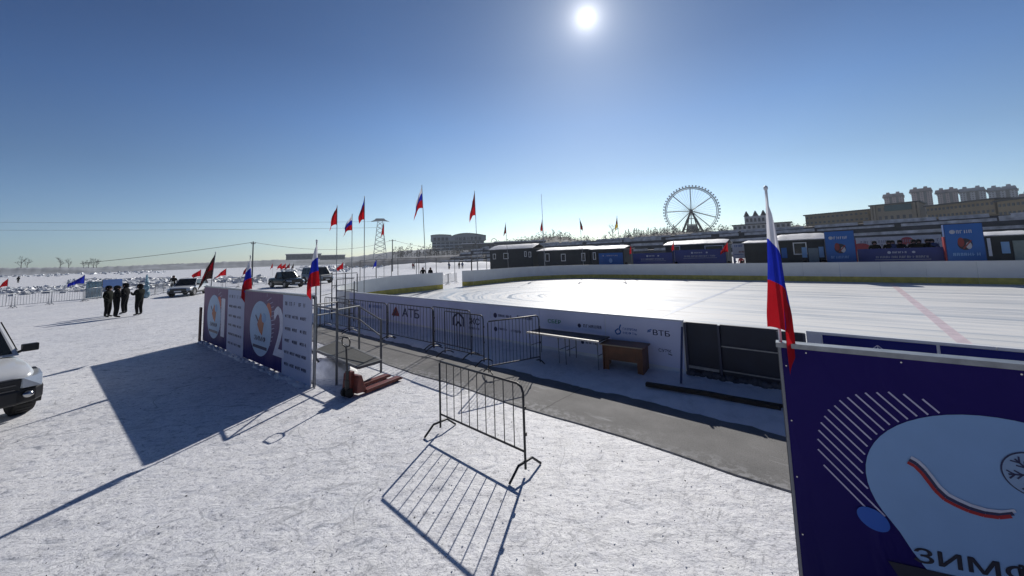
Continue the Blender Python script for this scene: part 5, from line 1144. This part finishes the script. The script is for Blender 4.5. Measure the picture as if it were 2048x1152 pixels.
# ferris wheel
WD = 330; wc = far(1382, 422, WD); RW = topz(wc, 1382, 374.5)-wc.z
fw = thing('ferris_wheel', 'giant ferris wheel with dark legs on the hill', 'ferris wheel', (wc.x, wc.y, 0), -math.atan2(wc.x, wc.y)); zc = wc.z
WH = mat('wheel_steel', (.34, .40, .44), .6, .2); WHD = mat('wheel_dark_steel', (.05, .055, .06), .6)
for yy_ in (-1.1, 1.1):
    m = MB(); m.tube([(RW*math.cos(2*PI*i/72), yy_, zc+RW*math.sin(2*PI*i/72)) for i in range(72)], .30, 5, closed=True); m.tube([(RW*.94*math.cos(2*PI*i/72), yy_, zc+RW*.94*math.sin(2*PI*i/72)) for i in range(72)], .16, 4, closed=True); m.build('rim', WH, fw)
m = MB()
for i in range(144): a, b = 2*PI*i/144, 2*PI*(i+1)/144; k0, k1 = ((1, .94), (.94, 1))[i % 2]; m.bar((RW*k0*math.cos(a), 0, zc+RW*k0*math.sin(a)), (RW*k1*math.cos(b), 0, zc+RW*k1*math.sin(b)), .10, 3)
for i in range(48): a = 2*PI*i/48; m.bar((1.5*math.cos(a), 1.1 if i % 2 else -1.1, zc+1.5*math.sin(a)), (RW*.94*math.cos(a), 0, zc+RW*.94*math.sin(a)), .085, 3)
m.build('cables', WH, fw)
for dg_ in (88, 133, 178, 223, 268, 313, 340, 33):
    a = math.radians(dg_)
    m = MB(); m.bar((0, 0, zc), (RW*.96*math.cos(a), 0, zc+RW*.96*math.sin(a)), .34, 5); m.build('spoke', WHD if dg_ not in (88, 268, 223, 313) else WH, fw)
m = MB(); m.tube([(0, -3, zc), (0, 3, zc)], 1.3, 12); m.build('hub', WHD, fw)
for i in range(52):
    a = 2*PI*i/52; x, z = (RW+1.15)*math.cos(a), zc+(RW+1.15)*math.sin(a); m = MB(); m.tube([(x, -.8, z), (x, .8, z)], .62, 7); m.build('gondola', WH, fw)
for sx in (-1, 1):
    for sy in (-1, 1):
        m = MB(); m.bar((0, sy*2.5, zc), (sx*RW*.42, sy*7, zc-RW*.96), .62, 6); m.build('leg', WHD, fw)
        m = MB(); m.bar((sx*1.0, sy*2.5, zc-1), (sx*RW*.24, sy*7, zc-RW*.96), .4, 6); m.build('leg', WHD, fw)
m = MB(); 
for k in (.35, .6, .8): m.beam((-RW*.42*k, -4, zc-RW*.96*k), (RW*.42*k, -4, zc-RW*.96*k), .5, .5)
m.box(-RW*.2, RW*.2, -4, 4, zc-RW*.95, zc-RW*.60); m.build('station', mat('station_pale', (.20, .22, .23), .7), fw)
m = MB(); m.box(-RW*.5, RW*.5, -8, 8, zc-RW*1.25, zc-RW*.95); m.build('base', mat('base_stone', (.22, .22, .22), .8), fw)
# ------------------------------------------------------------------ far buildings
def facade(name, label, cat, px0, px1, pt0, D, pb=None, depth=12, wall=None, floors=3, bays=8, roofh=0, ww=.55, wh=.6, roofm=None, D1=None, wtop=None, win=None, winmat=GLASS, zb=None, oneband=False):
    a = far(px0, pt0, D); b = far(px1, pt0, D1 or D); zt_ = a.z; a0 = Vector((a.x, a.y, 0)); b0 = Vector((b.x, b.y, 0)); d = b0-a0; Wd = d.length
    z0 = zb if zb is not None else (topz(a, px0, pb) if pb else 0)
    t = thing(name, label, cat, (a.x, a.y, z0), math.atan2(d.y, d.x)); H = zt_-z0
    m = MB(); m.box(0, Wd, 0, depth, 0, H); m.build('wall', wall, t)
    m = MB(); fh = H/floors; bw = Wd/bays
    for f in range(floors):
        for b_ in range(bays):
            x = bw*b_+bw*(1-ww)/2; z = fh*f+fh*(1-wh)/2
            mm = MB(); mm.box(x, x+bw*ww, -.12, .05, z, z+fh*wh); mm.build('window', winmat, t) if floors*bays <= 60 else m.box(x, x+bw*ww, -.12, .05, z, z+fh*wh)
    if floors*bays > 60: o = m.build('windows', winmat, t); o['kind'] = 'stuff'
    m = MB(); m.box(-.6, Wd+.6, -.6, depth+.6, H+.003, H+.5); m.build('roof', roofm or WHD, t)
    return t, Wd, H
TAN = mat('tan_stone', (.27, .22, .145), .85, var=.2, scale=.2); CREAM = mat('cream_render', (.33, .29, .22), .85, var=.15, scale=.3); PINK = mat('pinkish_tower', (.40, .33, .34), .85, var=.15, scale=.2); GREYT = mat('grey_tower', (.46, .49, .52), .8, var=.15, scale=.2)
WINM = mat('far_window', (.07, .08, .095), .3); GRN = mat('green_glass', (.05, .12, .13), .25)
facade('museum_building', 'long low tan building on the hill, left wing of the row', 'building', 1610, 1738, 432, 225, 452, 14, TAN, 2, 14, ww=.5, wh=.35, D1=218, winmat=WINM)
t, Wd, H = facade('museum_building', 'tan building with a wide dark green glass roof storey in the middle of the row', 'building', 1741, 1838, 413, 212, 446, 14, CREAM, 2, 8, ww=.5, wh=.4, D1=210, winmat=WINM)
m = MB(); m.box(Wd*.30, Wd*.86, -.4, .3, H*.62, H*.97); m.build('glass_front', GRN, t)
for x in (0, .06, .9, .97): m = MB(); m.box(Wd*x, Wd*x+.6, -1.2, -.2, 0, H); m.build('pillar', CREAM, t)
facade('museum_building', 'long tan building with pilasters, right wing of the row, under the towers', 'building', 1852, 1990, 414, 205, 440, 14, TAN, 2, 16, ww=.5, wh=.35, D1=195, winmat=WINM)
facade('museum_building', 'tan building at the right edge, highest of the row', 'building', 1994, 2140, 404, 192, 436, 14, TAN, 2, 14, ww=.5, wh=.35, D1=180, winmat=WINM)
for i, (x0_, x1_, pt, wl, lab) in enumerate([(1768, 1808, 396, PINK, 'small pinkish apartment tower left of the others'), (1822, 1864, 386, PINK, 'tallest pinkish apartment tower with two turrets'), (1874, 1916, 388, PINK, 'pinkish apartment tower in the middle of the skyline'), (1919, 1972, 386, GREYT, 'pale grey apartment tower right of the pinkish ones'), (1976, 2036, 384, GREYT, 'pale grey wide apartment tower near the right edge'), (2044, 2090, 396, PINK, 'apartment tower cut off by the right edge')]):
    t, Wd, H = facade('apartment_tower', lab, 'building', x0_, x1_, pt, 480, pt+75, 18, wl, 20, 9, ww=.45, wh=.5, winmat=WINM)
    for k in (.22, .72): m = MB(); m.prism([(Wd*k-4, H+.5), (Wd*k+4, H+.5), (Wd*k+3.2, H+3.4), (Wd*k+1.2, H+3.4), (Wd*k+1.1, H+4.8), (Wd*k-1.1, H+4.8), (Wd*k-1.2, H+3.4), (Wd*k-3.2, H+3.4)], 'y', 2, 10); m.build('turret', wl, t)
    for k in (.33, .66): m = MB(); m.box(Wd*k-.8, Wd*k+.8, -.6, -.13, 0, H); m.build('recess', WINM, t)  # dark strips proud of the wall, coloured as the shade of recesses
WC = mat('castle_white', (.75, .74, .72), .8, var=.1)
t, Wd, H = facade('white_villa', 'white colonnaded villa on the hill beside the ferris wheel', 'building', 1466, 1582, 452, 235, 470, 12, WC, 2, 12, ww=.55, wh=.62, winmat=WINM)
m = MB(); m.box(Wd*.22, Wd*.60, -.5, 9, H+.5, H+4.6); m.build('upper_storey', WC, t)
for i in range(5): m = MB(); m.box(Wd*(.25+.07*i), Wd*(.25+.07*i)+1.0, -.7, -.49, H+1.5, H+3.4); m.build('window', WINM, t)
for i, k in enumerate((.26, .42, .56)): m = MB(); m.tube([(Wd*k, 1.5, H+4.6), (Wd*k, 1.5, H+7.5)], 1.5, 8, r1=.2); m.build('spire', WHD, t)
# modern hall with curved roofs
MH = mat('hall_grey_blue', (.34, .40, .44), .6, var=.15); MG = mat('hall_glass', (.06, .08, .10), .25)
hd0 = 330
t, Wd, H = facade('event_hall', 'large grey-blue hall with two curved roofs on the far bank', 'building', 864, 968, 484, hd0, 502, 25, MH, 3, 12, ww=.82, wh=.55, winmat=MG)
def curved(x0_, x1_, za, rise, y0_, nm):
    m = MB(); k = 14; pr = [(x0_+(x1_-x0_)*i/k, za+rise*math.sin(PI*(i/k)**.8)) for i in range(k+1)]; m.prism(pr+[(x1_, H+.4), (x0_, H+.4)], 'y', y0_, 22); m.build(nm, MH, t)
    m = MB(); m.prism([(x, z+.05) for x, z in pr]+[(x, z+.7) for x, z in pr[::-1]], 'y', y0_-1.5, 23); m.build('roof_edge', mat('roof_dark_metal', (.10, .12, .13), .5), t)
curved(-1, Wd*.37, H+5.0, .7, -1, 'left_hall'); curved(Wd*.374, Wd*1.04, H+4.0, 2.4, -1.2, 'right_hall')
for i in range(7): m = MB(); m.box(Wd*(.44+.075*i), Wd*(.44+.075*i)+2.4, -1.2, -1.01, H+.8, H+3.6); m.build('window', MG, t)
for i in range(4): m = MB(); m.box(Wd*(.03+.075*i), Wd*(.03+.075*i)+2.4, -1.2, -1.01, H+.8, H+3.6); m.build('window', MG, t)
LG = mat('low_building_grey', (.13, .14, .15), .8, var=.2)
for (x0_, x1_, pt, D, pb, lab) in [(572, 642, 510, 480, 520, 'low grey block on the far bank behind the pickup'), (640, 690, 512, 500, 520, 'long low grey building on the far bank left of the tall poles'), (925, 990, 490, 260, 500, 'low dark building right of the curved-roof hall'), (990, 1090, 487, 215, 502, 'long low building with a snowy roof behind the cabins')]:
    t, Wd, H = facade('low_building', lab, 'building', x0_, x1_, pt, D, pb, 10, LG, 1, 7, ww=.6, wh=.4, winmat=WINM); m = MB(); m.box(-.7, Wd+.7, -.7, 10.7, H+.5, H+1.1); m.build('roof_snow', SNOW2, t)
for i, (px, r_) in enumerate(((988, 1.6), (1040, 1.2), (1046, 1.2))):
    f = far(px, 484, 205); m = MB(); m.tube([(r_*math.cos(PI*k/10), 0, r_*1.2*math.sin(PI*k/10)) for k in range(11)], .16, 5); o = m.build('roof_arch', GREYP); tag(o, ['small grey arch on the skyline, leftmost of three', 'small grey arch on the skyline, middle of three', 'small grey arch on the skyline, rightmost of three'][i], 'arch'); o.location = f; o.rotation_euler = (0, 0, -math.atan2(f.x, f.y))
# snow fields with pink fencing between the rink and the bank
m = MB()
for i in range(60):
    for j in range(7):
        x = -120+240*i/59; y = 62+26*j/6; m.v.append((x, y, -.3+ (1.6+.5*vn(x*.4, y*.3))*math.sin(PI*j/6)+.25*vn(x, y, .5)))
m.f = [(i*7+j, (i+1)*7+j, (i+1)*7+j+1, i*7+j+1) for i in range(59) for j in range(6)]; m.m = [0]*len(m.f); m.sm = [True]*len(m.f)
o = m.build('snow_mounds', SNOW2); o['kind'] = 'structure'; o.rotation_euler = (0, 0, -AR)
q = random.Random(15)
for i in range(34):
    y = q.uniform(56, 62); x = q.uniform(-95, 0); p = W(x, y, 0); cl = q.choice([JR_, JB, JBL, JW, JB])
    if i < 16: person('stand', cl, p, q.uniform(0, 6), 1.7, 'tiny person in %s jacket on the snow beyond the cabins' % {'red_jacket': 'red', 'black_jacket': 'black', 'blue_jacket': 'blue', 'white_jacket': 'pale'}[cl.name], 'tiny visitors on the snow beyond the cabins, '+cl.name.replace('_', ' '))

hz = MB(); hz.box(-900, 900, -300, 1100, -1, 90); ho = hz.build('haze', None or SNOW2); ho.data.materials.clear()
hm_ = bpy.data.materials.new('haze_air'); hm_.use_nodes = True; n_ = hm_.node_tree; n_.nodes.remove(n_.nodes['Principled BSDF'])
pv = n_.nodes.new('ShaderNodeVolumePrincipled'); pv.inputs['Color'].default_value = (.85, .92, 1, 1); pv.inputs['Density'].default_value = .00026; pv.inputs['Anisotropy'].default_value = .3
n_.links.new(pv.outputs[0], n_.nodes['Material Output'].inputs['Volume']); ho.data.materials.append(hm_); ho['kind'] = 'stuff'
